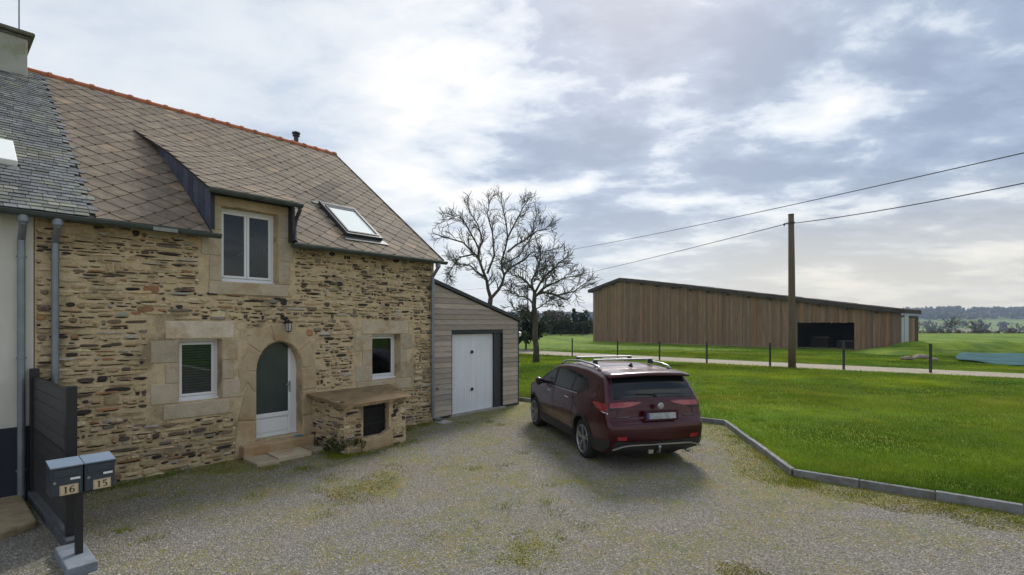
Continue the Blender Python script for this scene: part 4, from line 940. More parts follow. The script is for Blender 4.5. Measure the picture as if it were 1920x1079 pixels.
def letter_box(x, num, ztop, yfr):
    b = empty('letter_box', (x, yfr, 0), parent=mbx); b['label'] = 'navy letter box with cream plate reading ' + num
    wd, hg, dp = .25, .28, .25; z0 = ztop - hg; W2 = wd / 2 - .004
    m1 = MB(); prof = [(0, z0), (dp, z0), (dp, ztop + .02), (0, ztop - .01)]; m1.prism(prof, lambda a, b_, t: (t, a, b_), -W2, W2); o = m1.build('body', M['boxblue'], b); fixnormals(o); bevel(o, .004)
    m1 = MB(); m1.prism([(-.025, ztop - .006), (dp + .01, ztop + .024), (dp + .01, ztop + .036), (-.025, ztop + .008)], lambda a, b_, t: (t, a, b_), -W2 - .004, W2 + .004); o = m1.build('lid', M['boxlid'], b); fixnormals(o); bevel(o, .004)
    m1 = MB(); m1.box(-W2 + .02, W2 - .02, -.012, -.001, ztop - .095, ztop - .03); bevel(m1.build('flap', M['boxblue'], b), .004)
    m1 = MB(); m1.box(-W2 + .008, W2 - .008, -.006, -.001, z0 + .01, ztop - .11); bevel(m1.build('door', M['boxblue'], b), .002)
    m1 = MB(); m1.box(.025, .10, -.0095, -.0065, ztop - .135, ztop - .115); m1.build('name_plate', M['pvc'], b)
    m1 = MB(); m1.lathe([(.0, -.016), (.012, -.015), (.013, -.0065)], (-W2 + .03, 0, ztop - .145), 'y', 12); m1.build('lock', M['chrome'], b)
    # number plate with serif figures
    px0, px1, pz0, pz1 = -.055, .085, z0 + .006, z0 + .102; m1 = MB(); m1.box(px0, px1, -.013, -.0065, pz0, pz1)
    m1.box(px0 + .006, px1 - .006, -.0142, -.0132, pz0 + .005, pz0 + .0065, 1); m1.box(px0 + .006, px1 - .006, -.0142, -.0132, pz1 - .0065, pz1 - .005, 1)
    m1.box(px0 + .005, px0 + .0065, -.0142, -.0132, pz0 + .006, pz1 - .006, 1); m1.box(px1 - .0065, px1 - .005, -.0142, -.0132, pz0 + .006, pz1 - .006, 1)
    for k, chx in enumerate(num):
        cx = (px0 + px1) / 2 + (-.026 if k == 0 else .022)
        for P in digit_polys(chx): m1.prism([(cx + a * .078, pz0 + .017 + b_ * .064) for a, b_ in P], lambda a, b_, t: (a, t, b_), -.0152, -.0132, 1)
    o = m1.build('number_plate', [M['plate'], M['ink']], b, label='cream plate reading ' + num); fixnormals(o)
letter_box(-.105, '16', 1.0, -.20); letter_box(.150, '15', 1.0, -.20)
m1 = MB(); m1.box(-.12, .11, -.46, .26, -.03, .09, 0, (.8, .9, 1.05)); o = m1.build('concrete_block', M['concrete'], loc=tuple(l2w(.0, -2.79)), rz=TH); bevel(o, .012); tag(o, 'grey concrete base block under the letter box post', 'block')

# ------------------------------------------------------------------ car
HEAD = R(14.7)
car = empty('parked_car', (2.39, 8.30, 0), R(90) + HEAD, 'maroon estate SUV with silver roof bars parked on the gravel', 'car')
# local frame: +x forward, +y left, z up; x=0 at rear bumper
CL, XW1, XW2, TR = 4.72, 1.00, 3.86, .345
prof = [(.16, .30), (.06, .38), (.015, .50), (.0, .64), (.012, .74), (.05, .80), (.085, .84), (.10, .93), (.115, 1.02), (.14, 1.12), (.18, 1.20), (.28, 1.36), (.38, 1.485), (.46, 1.53), (.80, 1.572), (1.2, 1.60), (1.7, 1.61), (2.2, 1.592),
        (2.6, 1.54), (2.85, 1.48), (3.15, 1.34), (3.5, 1.165), (3.66, 1.09), (3.9, 1.055), (4.2, .995), (4.45, .90), (4.6, .78), (4.68, .64), (4.71, .50), (4.70, .36), (4.62, .24)]
def interp(x, T):
    if x <= T[0][0]: return T[0][1]
    for (a, b), (c, d) in zip(T, T[1:]):
        if x <= c: return b + (d - b) * (x - a) / (c - a)
    return T[-1][1]
ZW = [(.2, .885), (.35, .905), (.55, .925), (.72, .935), (.9, .932), (1.02, .918), (1.12, .895), (1.25, .85), (1.4, .80), (1.6, .73)]
def crsm(x, T):
    return (interp(x - .03, T) + interp(x, T) + interp(x + .03, T)) / 3
segs_ = [(Vector(prof[i]), Vector(prof[i + 1])) for i in range(len(prof) - 1)]
def pdist(x, z):
    p = Vector((x, z)); m_ = 9
    for a, b in segs_:
        ab = b - a; t = max(0, min(1, (p - a).dot(ab) / ab.length_squared)); m_ = min(m_, (p - a - ab * t).length)
    return m_
def halfw(x, z):
    w_ = crsm(z, ZW)
    if x < .75: w_ *= 1 - .085 * ((.75 - x) / .75) ** 3.2
    if x > 3.85: w_ *= 1 - .24 * ((x - 3.85) / .87) ** 2.0
    if x > 3.0 and z > .95: w_ -= 0
    for xc in (XW1, XW2): w_ += .022 * math.exp(-((x - xc) / .42) ** 2) * math.exp(-((z - .60) / .25) ** 2)
    w_ -= .012 * math.exp(-((z - .50) / .07) ** 2) * (1 if 1.4 < x < 3.4 else .3)
    d = pdist(x, z); r_ = .062
    if d < r_: w_ += -r_ + math.sqrt(max(0, r_ * r_ - (r_ - d) ** 2))
    return w_
def topz(x):
    T = [p for p in prof if True]
    up = T[3:28]
    return interp(x, up)
def botz(x):
    lo = [(.0, .64), (.015, .50), (.06, .38), (.16, .30), (.25, .27), (4.4, .24), (4.62, .24), (4.70, .36), (4.71, .50)]
    z = interp(x, lo)
    for xc in (XW1, XW2):
        rr = .405
        if abs(x - xc) < rr: z = max(z, TR + math.sqrt(rr * rr - (x - xc) ** 2) * .98)
    return z
xs = sorted(set([round(p[0], 4) for p in prof if p[0] <= 4.71] + [0.004, .03, .07] + list(np.round(np.arange(.25, 4.6, .06), 3)) + [round(xc + .405 * math.cos(math.pi * k / 22), 4) for xc in (XW1, XW2) for k in range(23)] + [XW1 - .4055, XW1 + .4055, XW2 - .4055, XW2 + .4055]))
xs = [x for i, x in enumerate(xs) if i == 0 or x - xs[i - 1] > .0004]
NZ = 16
body = MB()
for sgn in (1, -1):
    V = []
    for x in xs:
        zt, zb = topz(x), botz(x); zb = min(zb, zt - .001)
        for k in range(NZ + 1):
            f = k / NZ; f = 1 - (1 - f) ** 1.4; z = zb + (zt - zb) * f; V.append((x, sgn * halfw(x, z), z))
    body.add(V, [(i * (NZ + 1) + k, (i + 1) * (NZ + 1) + k, (i + 1) * (NZ + 1) + k + 1, i * (NZ + 1) + k + 1) for i in range(len(xs) - 1) for k in range(NZ)])
# strip over the outline
def dens(P, n):
    o = []
    for a, b in zip(P, P[1:]):
        for k in range(n): o.append((a[0] + (b[0] - a[0]) * k / n, a[1] + (b[1] - a[1]) * k / n))
    return o + [P[-1]]
def crownamt(x, z):
    if x < .3 and z < 1.2: return .07
    if x < .6: return .045
    if x > 4.3: return .14
    return .03
def stripP(i_t, yf, off=0.0, PP=prof):
    """point on outline at float index, yf in -1..1 of halfwidth"""
    i = min(int(i_t), len(PP) - 2); t = i_t - i; a, b = Vector(PP[i]), Vector(PP[i + 1]); p = a.lerp(b, t)
    i0, i1 = max(i - (1 if t < .5 else 0), 0), min(i + (2 if t > .5 else 1), len(PP) - 1)
    tg = (Vector(PP[i1]) - Vector(PP[i0])).normalized(); nrm = Vector((-tg.y, tg.x))
    hw = halfw(p.x, p.y); c = crownamt(p.x, p.y) * (1 - abs(yf) ** 2.4) + off
    return (p.x + nrm.x * c, hw * yf, p.y + nrm.y * c)
NY = 18; V = []
ii = [i * .5 for i in range(2 * (len(prof) - 1) + 1)]
for i_t in ii:
    for k in range(NY + 1): V.append(stripP(i_t, math.sin(math.pi * (k / NY - .5)) * .4 + (2 * k / NY - 1) * .6))
body.add(V, [(i * (NY + 1) + k, i * (NY + 1) + k + 1, (i + 1) * (NY + 1) + k + 1, (i + 1) * (NY + 1) + k) for i in range(len(ii) - 1) for k in range(NY)])
import bmesh
bo = body.build('body', M['paint'], car, smooth=True)
bm = bmesh.new(); bm.from_mesh(bo.data); bmesh.ops.remove_doubles(bm, verts=bm.verts, dist=.004); bmesh.ops.recalc_face_normals(bm, faces=bm.faces); bm.to_mesh(bo.data); bm.free()
m1 = MB(); m1.box(.25, 4.5, -.72, .72, .26, .95); m1.box(1.45, 3.42, -.86, .86, .26, .5); m1.box(.25, .55, -.80, .80, .27, .6); m1.build('underbody', M['trim'], car)
def sidepatch(poly, off, sgn, step=.07):
    bm = bmesh.new(); vs = [bm.verts.new((x, 0, z)) for x, z in poly]; bm.faces.new(vs)
    for ax, lo, hi in ((0, min(p[0] for p in poly), max(p[0] for p in poly)), (2, min(p[1] for p in poly), max(p[1] for p in poly))):
        v = lo + step
        while v < hi:
            co = [0, 0, 0]; co[ax] = v; no = [0, 0, 0]; no[ax] = 1
            bmesh.ops.bisect_plane(bm, geom=bm.verts[:] + bm.edges[:] + bm.faces[:], plane_co=co, plane_no=no, dist=1e-5); v += step
    for v in bm.verts: v.co.y = sgn * (halfw(v.co.x, v.co.z) + off)
    bm.verts.index_update(); m_ = MB(); m_.add([tuple(v.co) for v in bm.verts], [tuple(v.index for v in (f.verts if sgn < 0 else reversed(f.verts))) for f in bm.faces]); bm.free(); return m_
def side(poly, off, nm, mt, sm=True, **k):
    r_ = []
    for sgn in (1, -1):
        o = sidepatch(poly, off, sgn).build(nm, mt, car, smooth=sm, **k)
        bm = bmesh.new(); bm.from_mesh(o.data); bmesh.ops.recalc_face_normals(bm, faces=bm.faces); bm.to_mesh(o.data); bm.free()
        if o.data.polygons and o.data.polygons[0].normal.y * sgn < 0: o.data.flip_normals()
        r_.append(o)
    return r_
# glasshouse
side([(3.36, 1.115), (2.56, 1.12), (2.62, 1.44), (2.74, 1.43), (3.0, 1.32)], .006, 'side_window', M['cglass'])
side([(2.47, 1.12), (1.62, 1.135), (1.56, 1.46), (1.9, 1.485), (2.48, 1.46)], .006, 'side_window', M['cglass'])
side([(1.54, 1.14), (1.20, 1.16), (.86, 1.26), (1.02, 1.40), (1.48, 1.455)], .006, 'quarter_window', M['cglass'])
side([(3.50, 1.085), (1.25, 1.115), (.80, 1.25), (1.0, 1.425), (1.9, 1.51), (2.62, 1.475), (2.95, 1.38), (3.36, 1.20)], .003, 'window_surround', M['trim'])
side([(3.42, 1.075), (1.26, 1.105), (1.27, 1.125), (3.44, 1.092)], .009, 'chrome_strip', M['chrome'])
# doors: dark joint below, panel slightly proud
def inset(poly, d):
    c = (sum(p[0] for p in poly) / len(poly), sum(p[1] for p in poly) / len(poly)); return [(p[0] + (c[0] - p[0]) * d / max(.05, abs(p[0] - c[0])) if abs(p[0] - c[0]) > .1 else p[0], p[1] + (c[1] - p[1]) * d / max(.05, abs(p[1] - c[1]))) for p in poly]
FD = [(3.40, .42), (3.46, .80), (3.44, 1.075), (2.53, 1.10), (2.50, .42)]
RD = [(2.485, .42), (2.515, 1.10), (1.50, 1.115), (1.40, .92), (1.50, .66), (1.46, .42)]
for P in (FD, RD):
    side(P, .002, 'door_seam', M['trim'])
    ds_ = side(inset(P, .010), .0045, 'door', M['paint'])
    hx = P[3][0] + .14 if P is FD else 1.66; hz0 = .985
    for o, sgn in zip(ds_, (1, -1)):
        m1 = MB(); y = sgn * (halfw(hx, hz0) + .03); m1.tube([(hx - .02, sgn * (halfw(hx, hz0)), hz0), (hx, y, hz0 + .003), (hx + .13, y, hz0 + .008), (hx + .16, sgn * halfw(hx, hz0), hz0 + .006)], .014, 8)
        m1.build('handle', M['chrome'], o, smooth=True)
side([(3.35, .27), (3.40, .43), (1.50, .43), (1.48, .27)], .010, 'sill_cladding', M['trim'])
side([(.20, .31), (.59, .31), (.60, .46), (.04, .50), (.07, .39)], .010, 'bumper_corner', M['trim'])
# wheel arch trims
for xc in (XW1, XW2):
    P = [(xc + .405 * math.cos(a), TR + .405 * math.sin(a)) for a in [math.pi * (k / 16) * 1.06 - .094 for k in range(17)]] + [(xc + .455 * math.cos(a), TR + .455 * math.sin(a)) for a in [math.pi * (k / 16) * 1.06 - .094 for k in range(16, -1, -1)]]
    side(P, .008, 'arch_trim', M['trim'])
    for sgn in (1, -1):
        m1 = MB(); V = []
        for k in range(17):
            a = math.pi * k / 16
            for y in (sgn * .55, sgn * (halfw(xc + .405 * math.cos(a), TR + .405 * math.sin(a)) - .005)): V.append((xc + .405 * math.cos(a), y, TR + .405 * math.sin(a)))
        m1.add(V, [(2 * k, 2 * k + 1, 2 * k + 3, 2 * k + 2) for k in range(16)]); m1.build('wheel_well', M['trim'], car)
def strip(i0, i1, w0, w1, off, nm, mt, n=10, ny=20, taper=None, sm=True):
    m_ = MB(); V = []
    for a in range(n + 1):
        i_t = i0 + (i1 - i0) * a / n
        for k in range(ny + 1):
            yf = w0 + (w1 - w0) * k / ny
            if taper: yf = taper(a / n, k / ny)
            V.append(stripP(i_t, yf, off))
    m_.add(V, [(a * (ny + 1) + k, a * (ny + 1) + k + 1, (a + 1) * (ny + 1) + k + 1, (a + 1) * (ny + 1) + k) for a in range(n) for k in range(ny)])
    return m_.build(nm, mt, car, smooth=sm)
# outline index of things: 8 = 1.02, 9 = 1.12, 10 = 1.20, 11 = 1.36, 12 = 1.475, 13 = 1.515
strip(9.35, 12.4, -.93, .93, .008, 'rear_window', M['cglass'])
strip(9.25, 12.6, -.965, .965, .004, 'rear_window_seal', M['trim'])
strip(18.8, 21.7, -.9, .9, .006, 'windscreen', M['cglass'])
# lower bumper, silver skid line, plate recess
strip(.2, 2.0, -.985, .985, .010, 'lower_bumper', M['trim'])
strip(2.95, 3.22, -.985, .985, .012, 'bumper_crease', M['paint'], n=2)
strip(1.93, 2.02, -.98, .98, .013, 'bumper_groove', M['trim'], n=2)
def skid(t, k):
    return (k * 2 - 1) * .70
m1 = MB()
yy = [-.80, -.62, -.5, .5, .62, .80]; zz_ = [.365, .415, .43, .43, .415, .365]
for a in range(5): m1.obox((.0 + .02 * abs(a - 2), yy[a], zz_[a]), (.0 + .02 * abs(a - 1) if a > 1 else .02 * abs(a - 1), yy[a + 1], zz_[a + 1]), .04, .020)
o = m1.build('skid_strip', M['chrome'], car); o.location = (-.035, 0, -.005)
# tail lamps
redL = []
side([(.56, 1.06), (.48, 1.09), (.16, 1.09), (.105, .985), (.16, .945), (.34, .985)], .010, 'tail_lamp', M['redlamp'])
side([(.24, .962), (.16, .94), (.10, .915), (.10, .94), (.16, .958)], .012, 'reverse_lamp', M['clearlamp'])
for sgn in (1, -1):
    def tp(t, k, sgn=sgn): return sgn * (1.0 - k * (.30 + .42 * t ** .7))
    o = strip(7.95, 8.72, 0, 0, .012, 'tail_lamp', M['redlamp'], taper=tp, n=6, ny=12); o.data.flip_normals() if sgn < 0 else None
    def tp2(t, k, sgn=sgn): return sgn * (.985 - k * (.16 + .1 * t))
    strip(7.5, 7.9, 0, 0, .013, 'reverse_lamp', M['trim'], taper=tp2, n=3, ny=6)
    def tp3(t, k, sgn=sgn): return sgn * (.93 - k * .2)
    strip(2.12, 2.55, 0, 0, .012, 'rear_reflector', M['redlamp'], taper=tp3, n=2, ny=4)
# tailgate seam + garnish, plate, badge
strip(8.62, 8.80, -.50, .50, .014, 'tailgate_trim', M['paint'], n=2)
for sgn in (1, -1):
    m_ = MB(); pts = [stripP(i_t, sgn * (.84 if i_t < 8 else .86), .0015) for i_t in np.linspace(5.6, 12.6, 16)]; m_.tube(pts, .0055, 4); m_.build('tailgate_seam', M['trim'], car)
pl = empty('number_plate', (-.085, -.02, .90), parent=car)
m1 = MB(); m1.box(-.006, .006, -.26, .26, -.055, .055); m1.box(-.0075, .0, .22, .26, -.055, .055, 1); o = m1.build('plate', [M['nplate'], M['nplateblue']], pl); o.rotation_euler = (0, R(8), 0); bevel(o, .003)
m1 = MB(); m1.box(.0, .05, -.30, .30, -.085, .075); m1.build('plate_recess', M['paint'], pl)
m1 = MB(); m1.lathe([(.0, -.012), (.045, -.01), (.055, .0)], (-.09, 0, 1.055), 'x', 20)
m1.build('badge', M['chrome'], car)
for y0, n_ in ((.70, 6), (-.52, 5)):   # chrome model lettering, too blurred in the photograph to read: raised strokes
    m1 = MB()
    for k in range(n_): y = y0 - k * .035; xb = stripP(6.6, y / .9, 0)[0] - .010; m1.box(xb - .004, xb + .004, y - .012, y + .012, .868, .874); m1.box(xb - .004, xb + .004, y - .012, y - .008, .874, .892)
    m1.build('chrome_lettering', M['chrome'], car)
m1 = MB(); pv = Vector(stripP(9.6, 0, .02)); m1.tube([pv, Vector(stripP(9.75, .15, .03)), Vector(stripP(9.9, .42, .022))], .010, 6); m1.lathe([(.0, -.02), (.03, -.015), (.03, .02)], tuple(pv), 'x', 10); m1.build('rear_wiper', M['trim'], car)
# spoiler
m1 = MB(); n = 14; top, bot = [], []; V = []
for k in range(n + 1):
    yf = 2 * k / n - 1; y = yf * .755; ar = .05 * (1 - yf * yf)
    V += [(.62, y * .97, 1.568 + .026 * (1 - yf * yf)), (.36 - ar * .6, y, 1.535 + .033 * (1 - yf * yf)), (.24 - ar, y * 1.0, 1.508 + .032 * (1 - yf * yf)), (.26 - ar, y * .99, 1.478 + .03 * (1 - yf * yf)), (.52, y * .96, 1.495)]
m1.add(V, [(k * 5 + a, k * 5 + (a + 1) % 5, (k + 1) * 5 + (a + 1) % 5, (k + 1) * 5 + a) for k in range(n) for a in range(5)] + [(4, 3, 2, 1, 0), tuple(n * 5 + a for a in range(5))])
o = m1.build('spoiler', M['paint'], car, smooth=True); fixnormals(o)
# roof rails, bars
for sgn in (1, -1):
    m1 = MB(); P = []
    for x, h in ((.72, .0), (.80, .035), (1.0, .05), (1.7, .055), (2.3, .05), (2.55, .03), (2.65, .0)): P.append((x, sgn * (halfw(x, topz(x) - .02) - .05), topz(x) + .012 + h))
    m1.tube(P, .019, 8)
    for a in (1, 5): m1.tube([P[a], (P[a][0], P[a][1], topz(P[a][0]) - .01)], .024, 8)
    m1.build('roof_rail', M['chrome'], car, smooth=True)
for x in (1.22, 2.05):
    cb = empty('roof_bar', (x, 0, topz(x) + .12), parent=car)
    m1 = MB(); m1.prism([(-.035, 0), (-.02, .014), (.02, .014), (.035, 0), (.02, -.014), (-.02, -.014)], lambda a, b, t: (a, t, b), -.60, .60); o = m1.build('bar', M['chrome'], cb); fixnormals(o); bevel(o, .004)
    for sgn in (1, -1):
        m1 = MB(); m1.prism([(-.045, -.085), (.045, -.085), (.035, -.016), (-.035, -.016)], lambda a, b, t: (a, t, b), sgn * .53, sgn * .60); o = m1.build('foot', M['trim'], cb); fixnormals(o); bevel(o, .006)
m1 = MB(); zt = topz(.95) + .025; m1.prism([(.86, zt - .01), (1.05, zt - .01), (.98, zt + .025), (.90, zt + .065)], lambda a, b, t: (a, t, b), -.014, .014); o = m1.build('roof_fin', M['trim'], car); fixnormals(o)
# mirrors
for sgn in (1, -1):
    m1 = MB(); pts = [(3.16, sgn * .86, 1.11), (3.15, sgn * .95, 1.13), (3.14, sgn * 1.02, 1.135), (3.135, sgn * 1.08, 1.135), (3.14, sgn * 1.11, 1.13)]; m1.tube(pts, [.03, .045, .085, .09, .05], 10)
    o = m1.build('wing_mirror', M['paint'], car, smooth=True)
    m1 = MB(); m1.box(3.045, 3.056, sgn * .985 - .0 if sgn > 0 else -1.105, 1.105 if sgn > 0 else -.985, 1.085, 1.185); m1.build('mirror_glass', M['cglass'], o)
# tow ball, exhaust, headlamps
m1 = MB(); m1.tube([(.25, .0, .30), (.02, .0, .29), (-.05, 0, .30), (-.06, 0, .36)], .018, 8); m1.lathe([(0, .41), (.018, .405), (.026, .385), (.018, .36), (0, .355)], (-.06, 0, 0), sides=12); m1.box(.0, .14, .08, .17, .27, .35); m1.build('tow_ball', M['chrome'], car, smooth=False)
m1 = MB(); m1.tube([(.5, -.62, .28), (.14, -.62, .27), (.08, -.62, .255)], .032, 12); m1.build('exhaust', M['chrome'], car, smooth=True)
side([(4.05, .90), (4.50, .80), (4.55, .68), (4.38, .70), (4.12, .80)], .008, 'headlamp', M['clearlamp'])
# wheels
def wheel(x, sgn):
    wh = empty('wheel', (x, sgn * .80, TR), parent=car)
    m1 = MB(); s = sgn
    m1.lathe([(.245, .115 * s), (.29, .118 * s), (.325, .108 * s), (.343, .085 * s), (.346, .04 * s), (.346, -.04 * s), (.343, -.085 * s), (.32, -.11 * s), (.245, -.11 * s)], (0, 0, 0), 'y', 48)
    m1.lathe([(.27, .1165 * s), (.275, .120 * s), (.285, .1195 * s)], (0, 0, 0), 'y', 48); o = m1.build('tyre', M['tyre'], wh, smooth=True); fixnormals(o)
    m1 = MB(); m1.lathe([(.20, -.10 * s), (.235, -.06 * s), (.238, .10 * s), (.250, .118 * s), (.246, .122 * s), (.232, .108 * s), (.225, .02 * s)], (0, 0, 0), 'y', 48)
    for k in range(5):
        for d in (-.17, .17):
            a = 2 * math.pi * k / 5 + math.pi / 2 + d; b_ = 2 * math.pi * k / 5 + math.pi / 2 + d * .45
            m1.obox((.05 * math.cos(b_), .085 * s, .05 * math.sin(b_)), (.236 * math.cos(a), .105 * s, .236 * math.sin(a)), .030, .030, up=(0, 1, 0))
    m1.lathe([(.0, .105 * s), (.035, .103 * s), (.06, .09 * s), (.062, .05 * s)], (0, 0, 0), 'y', 20)
    o = m1.build('rim', M['chrome'], wh); fixnormals(o)
    m1 = MB(); m1.lathe([(.0, .03 * s), (.24, .03 * s)], (0, 0, 0), 'y', 32); m1.lathe([(.0, .045 * s), (.15, .045 * s), (.15, .03 * s)], (0, 0, 0), 'y', 32); m1.build('brake_disc', M['trim'], wh)
for x in (XW1, XW2):
    for sgn in (1, -1): wheel(x, sgn)

# ------------------------------------------------------------------ barn
BL, BR = Vector((10.42, 65.14, 0)), Vector((30.74, 40.0, 0)); bu = (BR - BL).normalized(); BLEN = (BR - BL).length
bang = math.atan2(bu.y, bu.x); BD = 4.6
barn = empty('barn', (BL.x, BL.y, 0), bang, 'long weathered vertical plank barn with a dark open bay beyond the track', 'barn')
PKX = .1414 * BLEN; ZL, ZP, ZR = 6.45, 7.55, 3.15
def btop(x): return ZL + (ZP - ZL) * x / PKX if x < PKX else ZP + (ZR - ZP) * (x - PKX) / (BLEN - PKX)
DX0, DX1, DZ = .7616 * BLEN, .8986 * BLEN, 2.42
# local y runs to the left of bu, i.e. away from camera (bu points to the right and nearer)
n = 120; x = 0.0
bw = MB(); 
for (a, b, z0, ztf) in ((0.02, DX0, -.4, None), (DX0, DX1, DZ, None), (DX1, BLEN - .02, -.4, None)):
    xs_ = [a] + [v for v in (PKX,) if a < v < b] + [b]
    bw.prism([(v, z0) for v in (a, b)] + [(v, btop(v) + .05) for v in reversed(xs_)], lambda p, q, t: (p, t, q), .04, .10)
bwall = bw.build('wall', M['interior'], barn); fixnormals(bwall)
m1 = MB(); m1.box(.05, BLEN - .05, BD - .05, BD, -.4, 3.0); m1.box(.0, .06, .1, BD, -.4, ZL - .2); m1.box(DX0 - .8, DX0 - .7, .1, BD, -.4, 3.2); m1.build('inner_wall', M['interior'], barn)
nextcol = (1, 1, 1)
while x < BLEN - .05:
    wd = random.uniform(.17, .25) if x < DX0 else random.uniform(.15, .22); x1 = min(x + wd, BLEN); 
    z0 = -.35 + random.uniform(-.03, .05)
    if x + wd * .5 > DX0 and x + wd * .5 < DX1: z0 = DZ + random.uniform(-.03, .05)
    P = [(x + .004, z0), (x1 - .006, z0), (x1 - .006, btop(x1) + .06), (x + .004, btop(x) + .06)]
    g = random.uniform(.80, 1.14); r_ = random.random()
    c = (g, g * .97, g * .93) if r_ < .5 else ((g * .80, g * .86, g * .90) if r_ < .78 else ((g * 1.1, g * .95, g * .80) if r_ < .92 else (g * 1.05, g * .90, g * .84)))
    pr = random.uniform(0, .03); m1 = MB()
    if random.random() < .10 and z0 < 0:
        zm = random.uniform(1.5, 4); m1.prism([P[0], P[1], (P[1][0], zm - .01), (P[0][0], zm - .01)], lambda p, q, t: (p, t, q), .035 - pr, -.0 - pr, 0, tuple(v * 1.2 for v in c)); m1.prism([(P[0][0], zm), (P[1][0], zm), P[2], P[3]], lambda p, q, t: (p, t, q), .035 - pr, .005 - pr, 0, c)
    else: m1.prism(P, lambda p, q, t: (p, t, q), .035 - pr, -.0 - pr, 0, c)
    o = m1.build('plank', M['barnwood'], bwall, center=True); fixnormals(o)
    x = x1
# right end: sheets and posts
def gpart(x0, x1, y0, y1, z0, z1, nm, mt, c=None, par=barn):
    m1 = MB(); m1.box(x0, x1, y0, y1, z0, z1, 0, c); return m1.build(nm, mt, par)
gpart(BLEN - .02, BLEN + .04, .0, .55, -.3, 2.95, 'metal_sheet', M['whitesheet'])
gpart(BLEN - .00, BLEN + .07, .6, 1.7, -.3, 3.05, 'metal_sheet', M['whitesheet'])
for k in range(9):
    g = random.uniform(.7, 1.3); gpart(BLEN - .03, BLEN + .03, 1.9 + k * .2, 2.085 + k * .2, -.3, 2.8, 'end_plank', M['barnwood'], (g, g, g))
for yy in (3.8, 4.35): gpart(BLEN - .1, BLEN + .08, yy, yy + .2, -.3, 2.95, 'post', M['barnwood'], (.6, .6, .6))
gpart(BLEN - .06, BLEN + .04, 0, BD, 2.85, 3.0, 'beam', M['barnwood'], (.6, .6, .6))
for a, b in ((-.55, PKX), (PKX, BLEN + .25)):
    za = ZL + (ZP - ZL) * (a / PKX) if a < PKX - .01 else ZP; zb = ZP if b == PKX else ZP + (ZR - ZP) * (b - PKX) / (BLEN - PKX)
    m1 = MB(); nseg = 3 if b == PKX else 24
    for k in range(nseg):
        xa, xb = a + (b - a) * k / nseg, a + (b - a) * (k + 1) / nseg; z1_, z2_ = za + (zb - za) * k / nseg, za + (zb - za) * (k + 1) / nseg; up = .03 * (k % 2) + (.05 if k in (7, 8, 15) else 0) - .02 * math.sin(k)
        m1.prism([(xa, z1_ - .02 + up), (xb, z2_ - .02 + up), (xb, z2_ + .34 + up * .5), (xa, z1_ + .34 + up * .5)], lambda p, q, t: (p, t, q), -.40, BD + .1)
    o = m1.build('roof', M['sheet'], barn); fixnormals(o)
m1 = MB()
for k in range(15):
    xx = 1.2 + k * 2.1; 
    if xx > BLEN: break
    m1.box(xx, xx + .12, -.38, .03, btop(xx) - .24, btop(xx) - .10)
m1.build('purlin_end', M['bark'], barn)
# hay and clutter in the open bay
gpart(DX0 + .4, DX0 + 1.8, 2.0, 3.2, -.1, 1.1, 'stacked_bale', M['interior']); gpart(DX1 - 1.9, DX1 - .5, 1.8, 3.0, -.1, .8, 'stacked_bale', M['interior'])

# ------------------------------------------------------------------ pole, cables, wire fence
up_ = empty('utility_pole', (14.32, 25.91, 0), 0, 'tall weathered timber pole standing on the grass before the barn', 'pole')
m1 = MB(); m1.tube([(0, 0, -.2), (.0, 0, 2), (-.02, 0, 5), (-.05, 0, 7.95)], [.185, .175, .155, .135], 14); m1.build('post', M['pole'], up_, smooth=True)
m1 = MB(); m1.tube([(-.15, 0, 7.52), (-.32, 0, 7.50), (-.40, 0, 7.46)], .022, 6); m1.lathe([(0, .06), (.03, .05), (.045, .0), (.03, -.08), (0, -.09)], (-.40, 0, 7.44), sides=10); m1.box(-.17, .07, -.16, .16, 7.50, 7.54); m1.build('insulator_bracket', M['wire'], up_)
m1 = MB(); m1.lathe([(0, 7.98), (.14, 7.965), (.145, 7.93), (.14, 7.93)], (-.05, 0, 0), sides=14); m1.build('pole_cap', M['bark'], up_)
def cable(pts, sag, r_, label, nm='cable'):
    m1 = MB(); n = 24
    for a, b in zip(pts, pts[1:]):
        a, b = Vector(a), Vector(b); P = []
        for k in range(n + 1): t = k / n; p = a.lerp(b, t); p.z -= sag * 4 * t * (1 - t); P.append(p)
        m1.tube(P, r_, 5)
    o = m1.build(nm, M['wire']); tag(o, label, 'cable', 'overhead cables'); return o
def pp(x, y, d): return ((x - 960) / 950 * d, d, 2.4 - (y - 606) / 950 * d)
cable([(16.3, 16.0 - 1, 8.0), (-15.5, 72, 8.1)][:0] + [pp(2300, 200, 13), pp(1060, 470, 62), pp(640, 545, 110)], .25, .019, 'upper overhead cable passing above the timber pole without touching it')
cable([pp(2400, 235, 12), (13.92, 25.91, 7.44), pp(990, 534, 88), pp(620, 560, 130)], .25, .019, 'lower overhead cable fixed to the bracket of the timber pole')
m1 = MB(); m1.tube([(0, 0, 0), (0, 0, 8.9)], [.17, .11], 8); o = m1.build('utility_pole', M['pole'], loc=(2.75, 88, 0)); tag(o, 'thin distant timber pole seen between the two bare trees', 'pole')
fence = empty('wire_fence', (4.15, 34.55, 0), 0, 'wire fence on thin dark green posts beside the sandy track', 'fence')
FP = [(4.15, 34.9, 1.33), (7.0, 33.6, 1.25), (9.2, 31.6, 1.28), (11.07, 28.8, 1.32), (13.75, 27.0, 1.32), (16.4, 25.05, 1.50), (19.42, 23.51, 1.42), (22.9, 20.6, 1.4)]
pm = None
